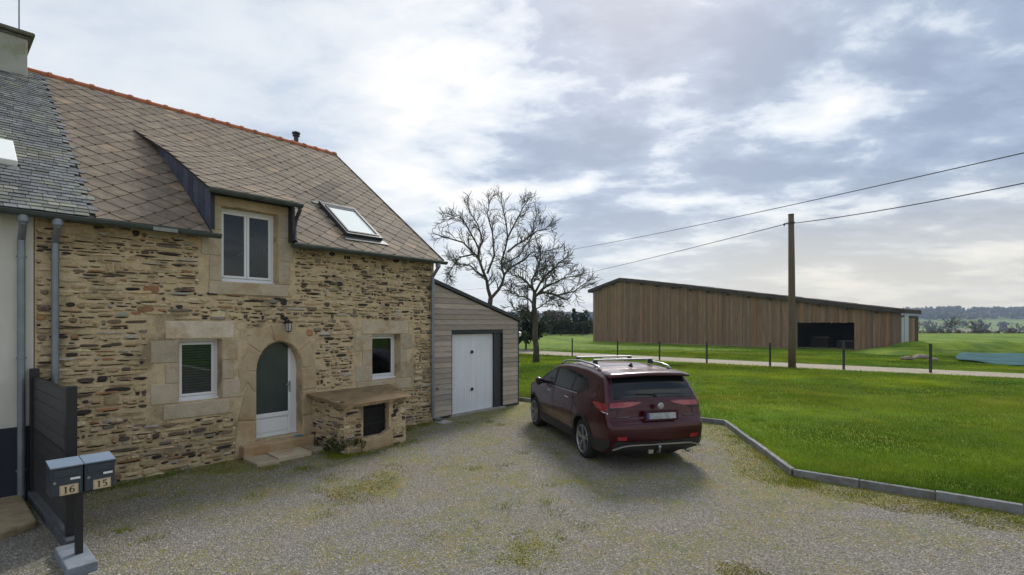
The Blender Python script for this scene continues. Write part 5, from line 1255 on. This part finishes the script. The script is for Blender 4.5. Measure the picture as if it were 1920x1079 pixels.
for i, (x, y, h) in enumerate(FP):
    m1 = MB(); m1.box(x - .04 - 4.15, x + .04 - 4.15, y - .04 - 34.55, y + .04 - 34.55, -.1, h)
    m1.box(x - .05 - 4.15, x + .05 - 4.15, y - .05 - 34.55, y + .05 - 34.55, h, h + .02); m1.build('post', M['postgreen'], fence, center=True)
for z in (.35, .75, 1.15):
    m1 = MB()
    for a, b in zip(FP, FP[1:]): m1.tube([(a[0] - 4.15, a[1] - 34.55, z), (b[0] - 4.15, b[1] - 34.55, z)], .006, 4)
    m1.build('wire', M['wire'], fence)

# ------------------------------------------------------------------ bare trees
def grow(mb, p, d, ln, r0, lev, rng, maxlev, droop=0.0):
    n = 5 if lev < 2 else 4; pts = [Vector(p)]; dd = Vector(d).normalized(); curl = Vector((rng.gauss(0, 1), rng.gauss(0, 1), rng.gauss(0, .7))) * .26
    for k in range(n):
        dd = (dd + curl * .5 + Vector((rng.gauss(0, .13), rng.gauss(0, .13), rng.gauss(0, .10))) + Vector((0, 0, (.05 - droop) if lev < maxlev - 1 else .09))).normalized(); pts.append(pts[-1] + dd * ln / n)
    r1 = max(r0 * .4, .0125); mb.tube(pts, [r0 + (r1 - r0) * k / n for k in range(n + 1)], 5 if lev < 2 else 3, cap=False)
    if lev >= maxlev: return
    spawn(mb, pts, [r0 + (r1 - r0) * k / n for k in range(n + 1)], ln, lev, rng, maxlev, droop)
def spawn(mb, pts, rads, ln, lev, rng, maxlev, droop, cnt=None, start=.25):
    cnt = cnt or (9 if lev < 2 else 8)
    for k in range(cnt):
        t = start + (1 - start) * (k + rng.random() * .8) / cnt; t = min(t, .999) * (len(pts) - 1); i = int(t); f = t - i
        q = pts[i].lerp(pts[i + 1], f); ax = (pts[i + 1] - pts[i]).normalized(); rr = rads[i] + (rads[i + 1] - rads[i]) * f
        s = ax.cross(Vector((rng.gauss(0, 1), rng.gauss(0, 1), rng.gauss(0, 1)))).normalized(); an = rng.uniform(.5, 1.05)
        grow(mb, q, ax * math.cos(an) + s * math.sin(an), ln * rng.uniform(.46, .80), max(rr * .5, .0145), lev + 1, rng, maxlev, droop)
def bare_tree(name, base, px, d, trunk, limbs, r_t, seed, label, maxlev=3):
    rng = random.Random(seed); t = empty(name, base, 0, label, 'tree'); B = Vector(base)
    def P(x, y, dy=0): return Vector(pp(780 + x / 2.997, 340 + y / 2.997, d + dy)) - B
    m1 = MB(); T = [P(x, y, 0) if i else Vector((0, 0, -.1)) for i, (x, y) in enumerate(trunk)]; m1.tube(T, [r_t * (1.25 if i == 0 else 1 - .4 * i / len(T)) for i in range(len(T))], 12); m1.build('trunk', M['bark'], t, smooth=True)
    m1 = MB()
    for lb in limbs:
        dy0, dy1, r0, pts = lb[0], lb[1], lb[2] * .8, lb[3]; n = len(pts); Q = []
        for i, (x, y) in enumerate(pts): Q.append(P(x, y, dy0 + (dy1 - dy0) * i / (n - 1)))
        # subdivide with wiggle
        W_ = [Q[0]]
        for a, b in zip(Q, Q[1:]): W_ += [a.lerp(b, .5) + Vector((rng.gauss(0, .05), rng.gauss(0, .1), rng.gauss(0, .05))), b]
        rads = [r0 * (1 - .75 * k / (len(W_) - 1)) for k in range(len(W_))]; m1.tube(W_, rads, 7, cap=False)
        ln = sum((b - a).length for a, b in zip(W_, W_[1:])); spawn(m1, W_, rads, min(ln * .62, lb[4] if len(lb) > 4 else 2.1) * .82, 1, rng, maxlev, .02, cnt=20, start=.15)
        grow(m1, W_[-1], W_[-1] - W_[-2], .55, rads[-1], 2, rng, maxlev)
    m1.build('branches', M['bark'], t); return t
bare_tree('bare_tree', (1.40, 29.6, 0), 0, 29.6, [(683, 1030), (676, 940), (668, 860), (672, 780), (662, 700), (668, 630)],
  [(0, -.5, .10, [(675, 775), (630, 750), (600, 725), (540, 708)], .8), (0, 1.2, .11, [(668, 640), (640, 590), (580, 535), (520, 505)], 1.5), (0, -1.5, .10, [(668, 640), (650, 560), (690, 480), (700, 420)], 1.6),
   (0, -1, .11, [(665, 650), (720, 625), (800, 642), (890, 620), (950, 575)], 1.5), (0, 1.6, .10, [(680, 640), (740, 585), (820, 550), (910, 530)], 1.5), (0, .5, .08, [(665, 700), (610, 650), (560, 630), (520, 600)], 1.1),
   (0, -1.8, .09, [(668, 630), (720, 540), (790, 480), (830, 440)], 1.5), (0, 1.0, .05, [(672, 720), (720, 690), (760, 650), (800, 690)], .9)], .18, 3, 'lower bare tree with a dark forked trunk standing right of the garage')
T2 = bare_tree('bare_tree', (-1.55, 36.0, 0), 0, 36.0, [(413, 1010), (414, 900), (416, 790), (414, 700), (420, 655)],
  [(0, -.8, .17, [(420, 660), (398, 560), (352, 430), (265, 345), (130, 305)], 1.7), (0, 1, .15, [(420, 660), (465, 610), (495, 530), (480, 450), (515, 320), (500, 200), (480, 110)], 1.9), (0, 2.2, .12, [(352, 430), (372, 340), (345, 240), (280, 130)], 1.7),
   (0, -2, .11, [(495, 525), (570, 465), (650, 400), (780, 385)], 1.7), (0, -1.2, .10, [(515, 400), (600, 340), (680, 280), (750, 270)], 1.7), (0, .6, .11, [(400, 520), (440, 420), (430, 290), (400, 180), (410, 110)], 1.7),
   (0, 2, .09, [(510, 330), (560, 230), (600, 150), (630, 110)], 1.6), (0, -1.5, .08, [(330, 410), (240, 430), (180, 520), (170, 580)], 1.3), (0, 1.5, .08, [(490, 470), (580, 420), (640, 330), (690, 200)], 1.6), (0, -2, .09, [(360, 400), (300, 280), (240, 190), (150, 230)], 1.5), (0, 2.5, .08, [(385, 540), (300, 470), (230, 470), (190, 420)], 1.3)], .24, 11, 'tall wide crowned bare tree rising behind the garage roof')

# ------------------------------------------------------------------ foliage
def foliage(mb, cen, rad, n, size, c0, seed=0, hollow=.55, flat=0.0):
    g = np.random.default_rng(seed); cen = np.array(cen, float); rad = np.array(rad, float)
    nb_ = max(6, int(n / 90)); bl = g.normal(size=(nb_, 3)); bl /= np.linalg.norm(bl, axis=1)[:, None]; bl *= (g.random(nb_) ** .5)[:, None] * .72; bs = .28 + .25 * g.random(nb_); br = .75 + .5 * g.random(nb_)
    for i in range(n):
        k = g.integers(nb_); d = g.normal(size=3); d /= np.linalg.norm(d); p = bl[k] + d * bs[k] * (hollow + (1 - hollow) * g.random())
        p = cen + p * rad
        a = g.normal(size=3); a /= np.linalg.norm(a); b = np.cross(a, g.normal(size=3)); b /= np.linalg.norm(b) + 1e-6; s = size * g.uniform(.6, 1.4)
        q = [p - a * s * .5 - b * s * .3, p + a * s * .5 - b * s * .25, p + a * s * .25 + b * s * .45, p - a * s * .35 + b * s * .35]
        v = br[k] * g.uniform(.8, 1.2); mb.add(q, [(0, 1, 2, 3)], 0, (c0[0] * v, c0[1] * v, c0[2] * v))
def far_tree(kind, x, y, h, wd, label, c=(1, 1, 1), n=500, sz=None, seed=0, z0=None, group=None, shape='round'):
    z = hz(x, y) if y > 112 else .05
    if z0 is not None: z = z0
    t = empty(kind, (x, y, z), 0, label, 'tree' if h > 2.2 else 'bush', group); m1 = MB(); m1.tube([(0, 0, -.3), (.05, 0, h * .45), (0, .05, h * .8)], [h * .03, h * .02, h * .008], 6); m1.build('trunk', M['bark'], t)
    m1 = MB(); sz = sz or h * .07
    if shape == 'cone':
        for k in range(6): f = k / 6; foliage(m1, (0, 0, h * (.2 + .76 * f)), (wd * .5 * (1 - f * .85), wd * .5 * (1 - f * .85), h * .14), n // 6, sz, c, seed + k)
    else: foliage(m1, (0, 0, h * .58), (wd * .5, wd * .5, h * .44), n, sz, c, seed)
    m1.build('crown', M['leaf'] if c[0] < 1.5 else M['leafbrown'], t); return t
far_tree('evergreen_bush', -1.0, 37.8, 3.35, 4.4, 'dark evergreen bush behind the garage at the foot of the tall bare tree', n=6500, sz=.24, seed=5)
far_tree('evergreen_bush', 1.2, 44, 3.3, 3.6, 'smaller dark evergreen bush right of the garage corner lamp', n=3500, sz=.24, seed=6)
spec = [(4.4, 96, 5.0, 6, 'broad dark evergreen tree just left of the low bare trunk', (1, 1, 1), 'round'), (7.6, 100, 5.6, 4.5, 'pale leafless thicket tree at the far field edge', (1.9, 1.8, 1.7), 'round'), (10.6, 104, 5.2, 4.8, 'greyish bare crowned tree in the far wood edge', (1.7, 1.7, 1.6), 'round'),
  (12.0, 98, 5.6, 2.6, 'pointed dark conifer at the far field edge left of the barn', (.8, .9, .9), 'cone'), (14.2, 101, 4.9, 3.4, 'rounded dark pine nearest the left end of the barn', (.9, 1, .9), 'round'), (9.0, 94, 3.4, 5.0, 'low dark green shrub mass at the far field edge', (.9, 1.0, .8), 'round'),
  (2.0, 92, 4.6, 4.5, 'dark evergreen tree at the field edge by the garage lamp', (.9, 1, 1), 'round'), (6.2, 93, 3.0, 4.0, 'low olive shrub left of the far conifer', (1.1, 1.05, .9), 'round'), (12.9, 93, 2.8, 4.4, 'low dark shrub in front of the barn end wood', (.8, .9, .8), 'round')]
for i, (x, y, h, wd, lb, c, sh) in enumerate(spec): far_tree('field_edge_tree' if sh == 'round' else 'conifer', x, y, h, wd, lb, c, n=700, sz=.34, seed=20 + i, shape=sh)
# thicket in front of far wood (reads as one mass)
m1 = MB(); rg = random.Random(9)
for k in range(60): foliage(m1, (rg.uniform(-6, 19), rg.uniform(103, 111), rg.uniform(.6, 2.4)), (2.2, 1.6, rg.uniform(1.2, 2.6)), 200, .34, rg.choice([(1, 1.05, .9), (1.6, 1.5, 1.3), (.8, .9, .8)]), 100 + k)
tag(m1.build('far_thicket', M['leaf']), 'mixed evergreen and leafless thicket along the far field edge', 'thicket', kind='stuff')
# hedge rows and bare trees in the valley at the right
m1 = MB()
for row, (y0, xa, xb, hh, cc) in enumerate(((128, 84, 150, 1.5, (1.2, 1.15, .95)), (175, 112, 230, 3.0, (1.1, 1.1, 1.0)), (330, 200, 460, 6, (1.5, 1.45, 1.3)), (520, 300, 720, 9, (1.0, 1.05, 1.0)), (760, 380, 1040, 12, (1.1, 1.0, .95)))):
    x = xa
    while x < xb:
        yy = y0 + rg.uniform(-6, 6) * y0 / 150; h = hh * rg.uniform(.5, 1.25); foliage(m1, (x, yy, hz(x, yy) + h * .42), (h * 1.0, h * .7, h * .55), 70, h * .22, tuple(v * rg.uniform(.8, 1.2) for v in cc), int(x * 7 + y0)); x += h * rg.uniform(.9, 1.7)
tag(m1.build('valley_hedges', M['leafbrown']), 'brown leafless hedgerows across the valley fields at the right', 'hedge', kind='stuff')
m1 = MB()
for k in range(900):
    az = rg.uniform(-.05, 1.15); y = rg.uniform(1090, 1380); x = az * y; h = rg.uniform(9, 16); z = hz(x, y); foliage(m1, (x, y, z + h * .35), (h * .9, h * .9, h * .5), 26, h * .5, rg.choice([(.75, .85, .8), (1.0, .95, .85), (1.25, 1.1, 1.0)]), 5000 + k)
tag(m1.build('hill_wood', M['leafbrown']), 'distant bluish woods covering the low hills', 'wood', kind='stuff')
for i, (x, y, h) in enumerate(((118, 150, 5.5), (131, 152, 6.5), (142, 155, 5.0))):
    t = empty('valley_tree', (x, y, hz(x, y)), 0, ('small bare tree in the valley, leftmost of the three by the right edge', 'tallest bare tree in the valley near the right edge', 'small bare tree in the valley at the very right edge')[i], 'tree')
    m2 = MB(); m2.tube([(0, 0, -.3), (.1, 0, h * .4)], [.25, .15], 6); m2.build('trunk', M['bark'], t); m2 = MB(); r3 = random.Random(i)
    for k in range(6): grow(m2, (0.1, 0, h * .35), (r3.gauss(0, .6), r3.gauss(0, .6), 1), h * .6, .14, 1, r3, 2)
    m2.build('branches', M['bark'], t)

m1 = MB(); rg2 = random.Random(31)
for k in range(11):
    f = rg2.random(); a_, b_ = (3.93 - .05 * rg2.random(), -1.22 + .95 * f ** 1.5) if rg2.random() < .7 else (3.98 + .35 * rg2.random(), -1.27); p = l2w(a_, b_); foliage(m1, (p.x, p.y, .03 + .26 * rg2.random() * (1 - .6 * f)), (.11, .11, .12), 90, .024, (rg2.uniform(1.2, 2.6), rg2.uniform(1.4, 2.4), 1.0), 900 + k)
tag(m1.build('climbing_weeds', M['leaf']), 'dark green weeds climbing the near corner of the stone well house', 'weeds', kind='stuff')
# ------------------------------------------------------------------ tarpaulin, rocks
def tz(x, y): return .10 + .30 * math.exp(-((x - 30.5) / 7) ** 2 - ((y - 33) / 4) ** 2) + .04 * math.sin(x * 1.9 + y * .6) * math.sin(y * 2.3)
m1 = MB(); V = []; nx_, ny_ = 50, 22
for j in range(ny_ + 1):
    t = j / ny_
    for i in range(nx_ + 1):
        s_ = i / nx_; xn, xf = 24.6 + s_ * 9.5, 31.0 + s_ * 12.0; yn, yf = 27.0 - s_ * 1.2, 37.2 + s_ * 1.2
        pinch = min(1, (s_ + .02) * 4.0); tt = .35 + (t - .35) * pinch; x = xn + (xf - xn) * tt; y = yn + (yf - yn) * tt; V.append((x, y, tz(x, y) + random.uniform(0, .02)))
m1.add(V, [(j * (nx_ + 1) + i, j * (nx_ + 1) + i + 1, (j + 1) * (nx_ + 1) + i + 1, (j + 1) * (nx_ + 1) + i) for j in range(ny_) for i in range(nx_)])
tp_ = m1.build('tarpaulin', M['tarp'], smooth=True); md = tp_.modifiers.new('thick', 'SOLIDIFY'); md.thickness = .02; tag(tp_, 'blue green tarpaulin spread over a low heap beyond the track', 'tarpaulin')
for i, (x, y, r_, lb) in enumerate(((24.6, 31.5, .27, 'dark brown field rock left of the tarpaulin, farthest left of the three'), (26.2, 32.4, .36, 'large pale brown rock at the tip of the blue tarpaulin'), (25.3, 30.4, .2, 'small dark rock in front of the large pale brown rock'))):
    rr = random.Random(i + 40); bm = bmesh.new(); bmesh.ops.create_icosphere(bm, subdivisions=2, radius=r_)
    for v in bm.verts: k = 1 + rr.uniform(-.14, .14); v.co = Vector((v.co.x * 1.5 * k, v.co.y * 1.1 * k, v.co.z * .62 * k))
    me = bpy.data.meshes.new('rock'); bm.to_mesh(me); bm.free(); me.materials.append(M['rock']); o = bpy.data.objects.new('rock', me); COL.objects.link(o); o.location = (x, y, .18); tag(o, lb, 'rock')
# earth bank behind the tarpaulin
m1 = MB(); V = []; nx_, ny_ = 60, 10
for j in range(ny_ + 1):
    for i in range(nx_ + 1):
        x = 26 + 26 * i / nx_; y = 35.5 + (x - 26) * .10 + 5 * j / ny_; f = math.sin(math.pi * j / ny_) * math.sin(math.pi * min(1, i / 12, (nx_ - i) / 12) / 2) ; V.append((x, y, .06 + f * (.85 + .12 * math.sin(x * 1.7) + .08 * math.sin(x * 4.1 + j))))
m1.add(V, [(j * (nx_ + 1) + i, j * (nx_ + 1) + i + 1, (j + 1) * (nx_ + 1) + i + 1, (j + 1) * (nx_ + 1) + i) for j in range(ny_) for i in range(nx_)])
m1.build('earth_bank', M['lawn'], smooth=True, kind='structure')

# ------------------------------------------------------------------ grass, moss, chippings as real geometry
def inside_lawn(X, Y):
    """vectorised: world points lie on the lawn side of the kerb"""
    dx, dy = X - O.x, Y - O.y; lx, ly = dx * U.x + dy * U.y, dx * Nn.x + dy * Nn.y; ok = np.zeros(len(X), bool)
    K = KERB + [(60, -30), (60, 60), (10.5, 60)]; n = len(K); j = n - 1
    for i in range(n):
        xi, yi = K[i]; xj, yj = K[j]; c = ((yi > ly) != (yj > ly)) & (lx < (xj - xi) * (ly - yi) / (yj - yi + 1e-12) + xi); ok ^= c; j = i
    kd = np.full(len(X), 9.)
    for (ax, ay), (bx_, by) in zip(KERB, KERB[1:]):
        vx, vy = bx_ - ax, by - ay; L2 = vx * vx + vy * vy; t = np.clip(((lx - ax) * vx + (ly - ay) * vy) / L2, 0, 1); kd = np.minimum(kd, np.hypot(lx - ax - vx * t, ly - ay - vy * t))
    return ok, kd, lx, ly
def blades(name, X, Y, Z, Hh, Wd, colr, mt, label, cat, lean=.45):
    n = len(X); a = RNG.uniform(0, 2 * np.pi, n); la = RNG.uniform(0, 2 * np.pi, n); ll = Hh * lean * RNG.random(n)
    V = np.zeros((n, 3, 3)); V[:, 0] = np.stack([X - np.cos(a) * Wd / 2, Y - np.sin(a) * Wd / 2, Z], 1); V[:, 1] = np.stack([X + np.cos(a) * Wd / 2, Y + np.sin(a) * Wd / 2, Z], 1)
    V[:, 2] = np.stack([X + np.cos(la) * ll, Y + np.sin(la) * ll, Z + Hh], 1)
    me = bpy.data.meshes.new(name); me.vertices.add(3 * n); me.vertices.foreach_set('co', V.reshape(-1)); me.loops.add(3 * n); me.loops.foreach_set('vertex_index', np.arange(3 * n, dtype=np.int32)); me.polygons.add(n); me.polygons.foreach_set('loop_start', np.arange(0, 3 * n, 3, dtype=np.int32))
    ca = me.color_attributes.new('col', 'FLOAT_COLOR', 'CORNER'); C4 = np.ones((n, 3, 4)); C4[:, :, :3] = colr[:, None, :]; ca.data.foreach_set('color', C4.reshape(-1)); me.materials.append(mt); me.update(calc_edges=True); me.validate()
    o = bpy.data.objects.new(name, me); COL.objects.link(o); return tag(o, label, cat, kind='stuff')
def snoise(X, Y, s, seed=0):
    g = np.random.default_rng(seed); v = np.zeros_like(X)
    for k in range(7): an = g.uniform(0, 2 * np.pi); f = s * (1.6 ** k) * .6; v += np.sin((X * np.cos(an) + Y * np.sin(an)) * f + g.uniform(0, 7) + 1.3 * np.sin((X * np.sin(an) - Y * np.cos(an)) * f * .7)) / (1.35 ** k)
    return v / 2.6
NB = 620000
inv = RNG.uniform(1 / 46., 1 / 5.2, NB); Dp = 1 / inv ; Dp = np.where(RNG.random(NB) < .5, RNG.uniform(6, 42, NB), Dp)
Xp = RNG.uniform(-.30, 1.14, NB) * Dp; ok, kd, lx, ly = inside_lawn(Xp, Dp)
nz = snoise(Xp, Dp, .55, 1); nz2 = snoise(Xp, Dp, 2.2, 2)
# keep off the track
tl = np.interp(Xp, [-22, .81, 14.3, 21.5, 34], [54.5, 38.0, 26.0, 21.0, 13.5]); tf = np.interp(Xp, [-20, .9, 11.6, 15.8, 23.3, 36], [60, 43.4, 33.2, 29.4, 23.2, 15.5])
ok &= (kd > .012) & ~((Dp > tl + .05) & (Dp < tf - .05)) & ~((lx < 10.52) & (ly < 8.0) & (ly > .3))
X_, Y_ = Xp[ok], Dp[ok]; n1_, n2_, kd = nz[ok], nz2[ok], kd[ok]
band = np.exp(-((Y_ - (17.8 - .25 * X_ + 2.0 * snoise(X_, Y_, .25, 8))) / 1.3) ** 2)            # the rough pale strip across the lawn
hh_ = (.030 + .022 * np.clip(n1_, 0, 1) + .035 * RNG.random(len(X_)) ** 3 + .04 * (kd < .16) + .035 * band * (n2_ > 0) ) * np.clip(Y_ / 16, 1, 1.8); ww_ = np.clip(.0011 * Y_, .008, .05)
g = .72 + .4 * RNG.random(len(X_)) + .20 * n2_ + .16 * snoise(X_, Y_, 1.1, 12) + .14 * snoise(X_ * .35, Y_, 1.3, 13); pale = (RNG.random(len(X_)) < (.07 + .75 * band * np.clip(n2_ + .55, 0, 1) + .10 * np.clip(n1_ - .5, 0, 1)))
pt = snoise(X_, Y_ * 1.4, .9, 21); g *= 1 + .34 * np.clip(pt, -1, 1); C = np.stack([g * (.92 + .30 * np.clip(n1_, -1, 1) + .12 * pt), g * (1 + .08 * n1_), g * np.ones_like(g)], 1); C[pale] *= np.array([1.30, 1.10, 4.0])
blades('grass', X_, Y_, np.full(len(X_), .083), hh_, ww_, C, M['blade'], 'short bright green lawn grass beyond the kerb', 'grass')
# longer tussocks and pale dry clumps scattered through the lawn
TX, TY, TH_, TW_, TC = [], [], [], [], []
rgt = random.Random(5)
for k in range(620):
    D_ = rgt.uniform(6.5, 27); x_ = rgt.uniform(.0, 1.1) * D_
    if rgt.random() < .45: D_ = 17.8 - .25 * x_ + rgt.gauss(0, 1.3)
    if D_ < 6: continue
    dry = rgt.random() < .42; sz_ = rgt.uniform(.05, .22); nb2 = int(55 * rgt.uniform(.5, 1.3)); cb = (1.35, 1.15, 3.2) if dry else ((.75, .95, .9) if rgt.random() < .6 else (1.15, 1.15, 1.0))
    for _ in range(nb2): TX.append(x_ + rgt.gauss(0, sz_ * 1.4)); TY.append(D_ + rgt.gauss(0, sz_)); TH_.append(rgt.uniform(.04, .11)); TW_.append(max(.009, .0011 * D_)); q_ = rgt.uniform(.7, 1.2); TC.append((cb[0] * q_, cb[1] * q_, cb[2] * q_))
TX, TY = np.array(TX), np.array(TY); okt, kdt, lxt, lyt = inside_lawn(TX, TY); tlt = np.interp(TX, [-22, .81, 14.3, 21.5, 34], [54.5, 38.0, 26.0, 21.0, 13.5]); okt &= (kdt > .04) & (TY < tlt) & ~((lxt < 10.55) & (lyt > .3))
blades('grass_tussocks', TX[okt], TY[okt], np.full(okt.sum(), .083), np.array(TH_)[okt], np.array(TW_)[okt], np.array(TC)[okt], M['blade'], 'longer tussocks and pale dry clumps scattered through the lawn', 'grass', lean=.9)
# tufts in the gravel, by the wall foot, well, kerb and screen
def scatter_local(n, fx): p = [fx() for _ in range(n)]; return np.array([tuple(l2w(a, b).xy) for a, b in p])
rg = random.Random(77)
cl_ = []
for k in range(46): cl_.append((rg.uniform(.3, 7.2), -rg.uniform(.05, .35), .10, 60))
for k in range(14): cl_.append((rg.uniform(3.7, 5.7), -rg.uniform(1.22, 1.5), .12, 70))
for k in range(10): cl_.append((rg.uniform(3.78, 3.98), -rg.uniform(.25, 1.3), .10, 120))
for k in range(60):
    i = rg.choice([1, 1, 2, 2, 3]); t = rg.random(); a, b = KERB[i], KERB[i + 1]; cl_.append((a[0] + (b[0] - a[0]) * t - rg.uniform(.05, .5), a[1] + (b[1] - a[1]) * t - rg.uniform(.0, .25), .12, 60))
for k in range(26): cl_.append((rg.uniform(1, 9), -rg.uniform(.5, 6), .10, 45))
cl_ += [(7.6, -5.6, .16, 160), (8.5, -5.0, .14, 120), (9.6, -5.4, .18, 150), (7.5, -7.6, .2, 200), (10.1, -1.0, .2, 80), (2.7, -1.05, .10, 90), (3.1, -1.5, .09, 70), (.6, -2.8, .10, 60), (.5, -2.3, .08, 60), (.9, -1.0, .10, 60)]
PX, PY = [], []
for (a, b, s_, n_) in cl_:
    for _ in range(int(n_ * 1.6)): p = l2w(rg.gauss(a, s_), rg.gauss(b, s_ * .8)); PX.append(p.x); PY.append(p.y)
PX, PY = np.array(PX), np.array(PY); ok, kd, lx, ly = inside_lawn(PX, PY); k_ = (~ok) & (ly < -.01) & (kd > .05); PX, PY = PX[k_], PY[k_]
g = .6 + .7 * RNG.random(len(PX)); C = np.stack([g * 1.0, g * .85, g], 1)
blades('weed_tufts', PX, PY, np.zeros(len(PX)), .015 + .045 * RNG.random(len(PX)) ** 2, np.full(len(PX), .010), C, M['blade'], 'small green weeds growing through the gravel and along the walls', 'weeds', lean=1.0)
# moss cushions (flat, many tiny faces)
NM = 420000; Dm = 1 / RNG.uniform(1 / 17., 1 / 4.4, NM); Xm = RNG.uniform(-1.1, 1.1, NM) * Dm; ok, kd, lx, ly = inside_lawn(Xm, Dm)
mk = snoise(Xm, Dm, .9, 5) * .6 + snoise(Xm, Dm, 3.5, 6) * .45 + .75 * np.clip((ly + 1.3) / 1.1, 0, 1) + 1.5 * np.exp(-(kd / .75) ** 2)
inwell = (lx > 3.95) & (lx < 5.4) & (ly > -1.25)
ok = (~ok) & (ly < -.03) & (mk > .50 + .40 * RNG.random(NM)) & ~inwell & (lx > -3)
Xm, Dm, mk = Xm[ok], Dm[ok], mk[ok]; s5 = snoise(Xm, Dm, 1.1, 9)
g = .55 + .5 * RNG.random(len(Xm)); C = np.stack([g * (.88 + .40 * s5), g * (1.0 - .05 * s5), g * 1.1], 1)
blades('moss_patches', Xm, Dm, np.zeros(len(Xm)), .004 + .009 * RNG.random(len(Xm)), .009 + .0009 * Dm, C, M['moss'], 'yellow green moss growing in patches through the gravel', 'moss', lean=1.6)
# loose chippings
NG = 170000; Dg = 1 / RNG.uniform(1 / 13., 1 / 4.5, NG); Xg = RNG.uniform(-1.1, 1.1, NG) * Dg; ok, kd, lx, ly = inside_lawn(Xg, Dg); ok = (~ok) & (ly < -.02) & ~((lx > 3.95) & (lx < 5.4) & (ly > -1.25)) & (lx > -3)
mkg = snoise(Xg, Dg, .9, 5) * .6 + snoise(Xg, Dg, 3.5, 6) * .45 + .75 * np.clip((ly + 1.3) / 1.1, 0, 1) + 1.5 * np.exp(-(kd / .75) ** 2); ok &= ~((mkg > .62) & (RNG.random(NG) < .85)); Xg, Dg = Xg[ok], Dg[ok]; n = len(Xg)
base_v = np.array([(1, 0, 0), (0, 1, 0), (-1, 0, 0), (0, -1, 0), (0, 0, .8), (0, 0, -.3)]); fidx = np.array([(0, 1, 4), (1, 2, 4), (2, 3, 4), (3, 0, 4)])
s_ = (.0042 + .010 * RNG.random(n) ** 2.4) * np.clip(Dg / 7, 1, 1.5); rot = RNG.uniform(0, 2 * np.pi, n); jit = 1 + RNG.uniform(-.35, .35, (n, 6, 3)); V = base_v[None] * jit * s_[:, None, None]
c_, sn = np.cos(rot)[:, None], np.sin(rot)[:, None]; Vx = V[:, :, 0] * c_ - V[:, :, 1] * sn + Xg[:, None]; Vy = V[:, :, 0] * sn + V[:, :, 1] * c_ + Dg[:, None]; V = np.stack([Vx, Vy, V[:, :, 2] + .001], 2)
me = bpy.data.meshes.new('chippings'); me.vertices.add(6 * n); me.vertices.foreach_set('co', V.reshape(-1)); nf = 4 * n; me.loops.add(3 * nf); li = (fidx[None] + (np.arange(n) * 6)[:, None, None]).reshape(-1).astype(np.int32); me.loops.foreach_set('vertex_index', li); me.polygons.add(nf); me.polygons.foreach_set('loop_start', np.arange(0, 3 * nf, 3, dtype=np.int32))
ca = me.color_attributes.new('col', 'FLOAT_COLOR', 'CORNER'); gg = .5 + .85 * RNG.random(n) ** 1.4; warm = RNG.random(n); C = np.stack([gg * (1 + .12 * warm), gg * (1 + .02 * warm), gg * (1 - .08 * warm), np.ones(n)], 1); ca.data.foreach_set('color', np.repeat(C, 12, axis=0).reshape(-1)); me.materials.append(M['pebble']); me.update(calc_edges=True); me.validate()
o = bpy.data.objects.new('chippings', me); COL.objects.link(o); tag(o, 'loose grey and pale gravel chippings over the yard', 'gravel', kind='stuff')

# ------------------------------------------------------------------ air
m = bpy.data.materials.new('haze'); m.use_nodes = True; t = m.node_tree; t.nodes.clear(); mo = N(t, 'ShaderNodeOutputMaterial'); pv_ = N(t, 'ShaderNodeVolumePrincipled'); pv_.inputs['Color'].default_value = (.60, .76, 1.0, 1); pv_.inputs['Density'].default_value = .00022; pv_.inputs['Anisotropy'].default_value = .2
t.links.new(pv_.outputs[0], mo.inputs['Volume'])
m1 = MB(); m1.box(-2100, 2300, -90, 1700, -30, 110); hz_o = m1.build('haze', m); hz_o['kind'] = 'stuff'; hz_o['label'] = 'thin pale haze over the whole valley'
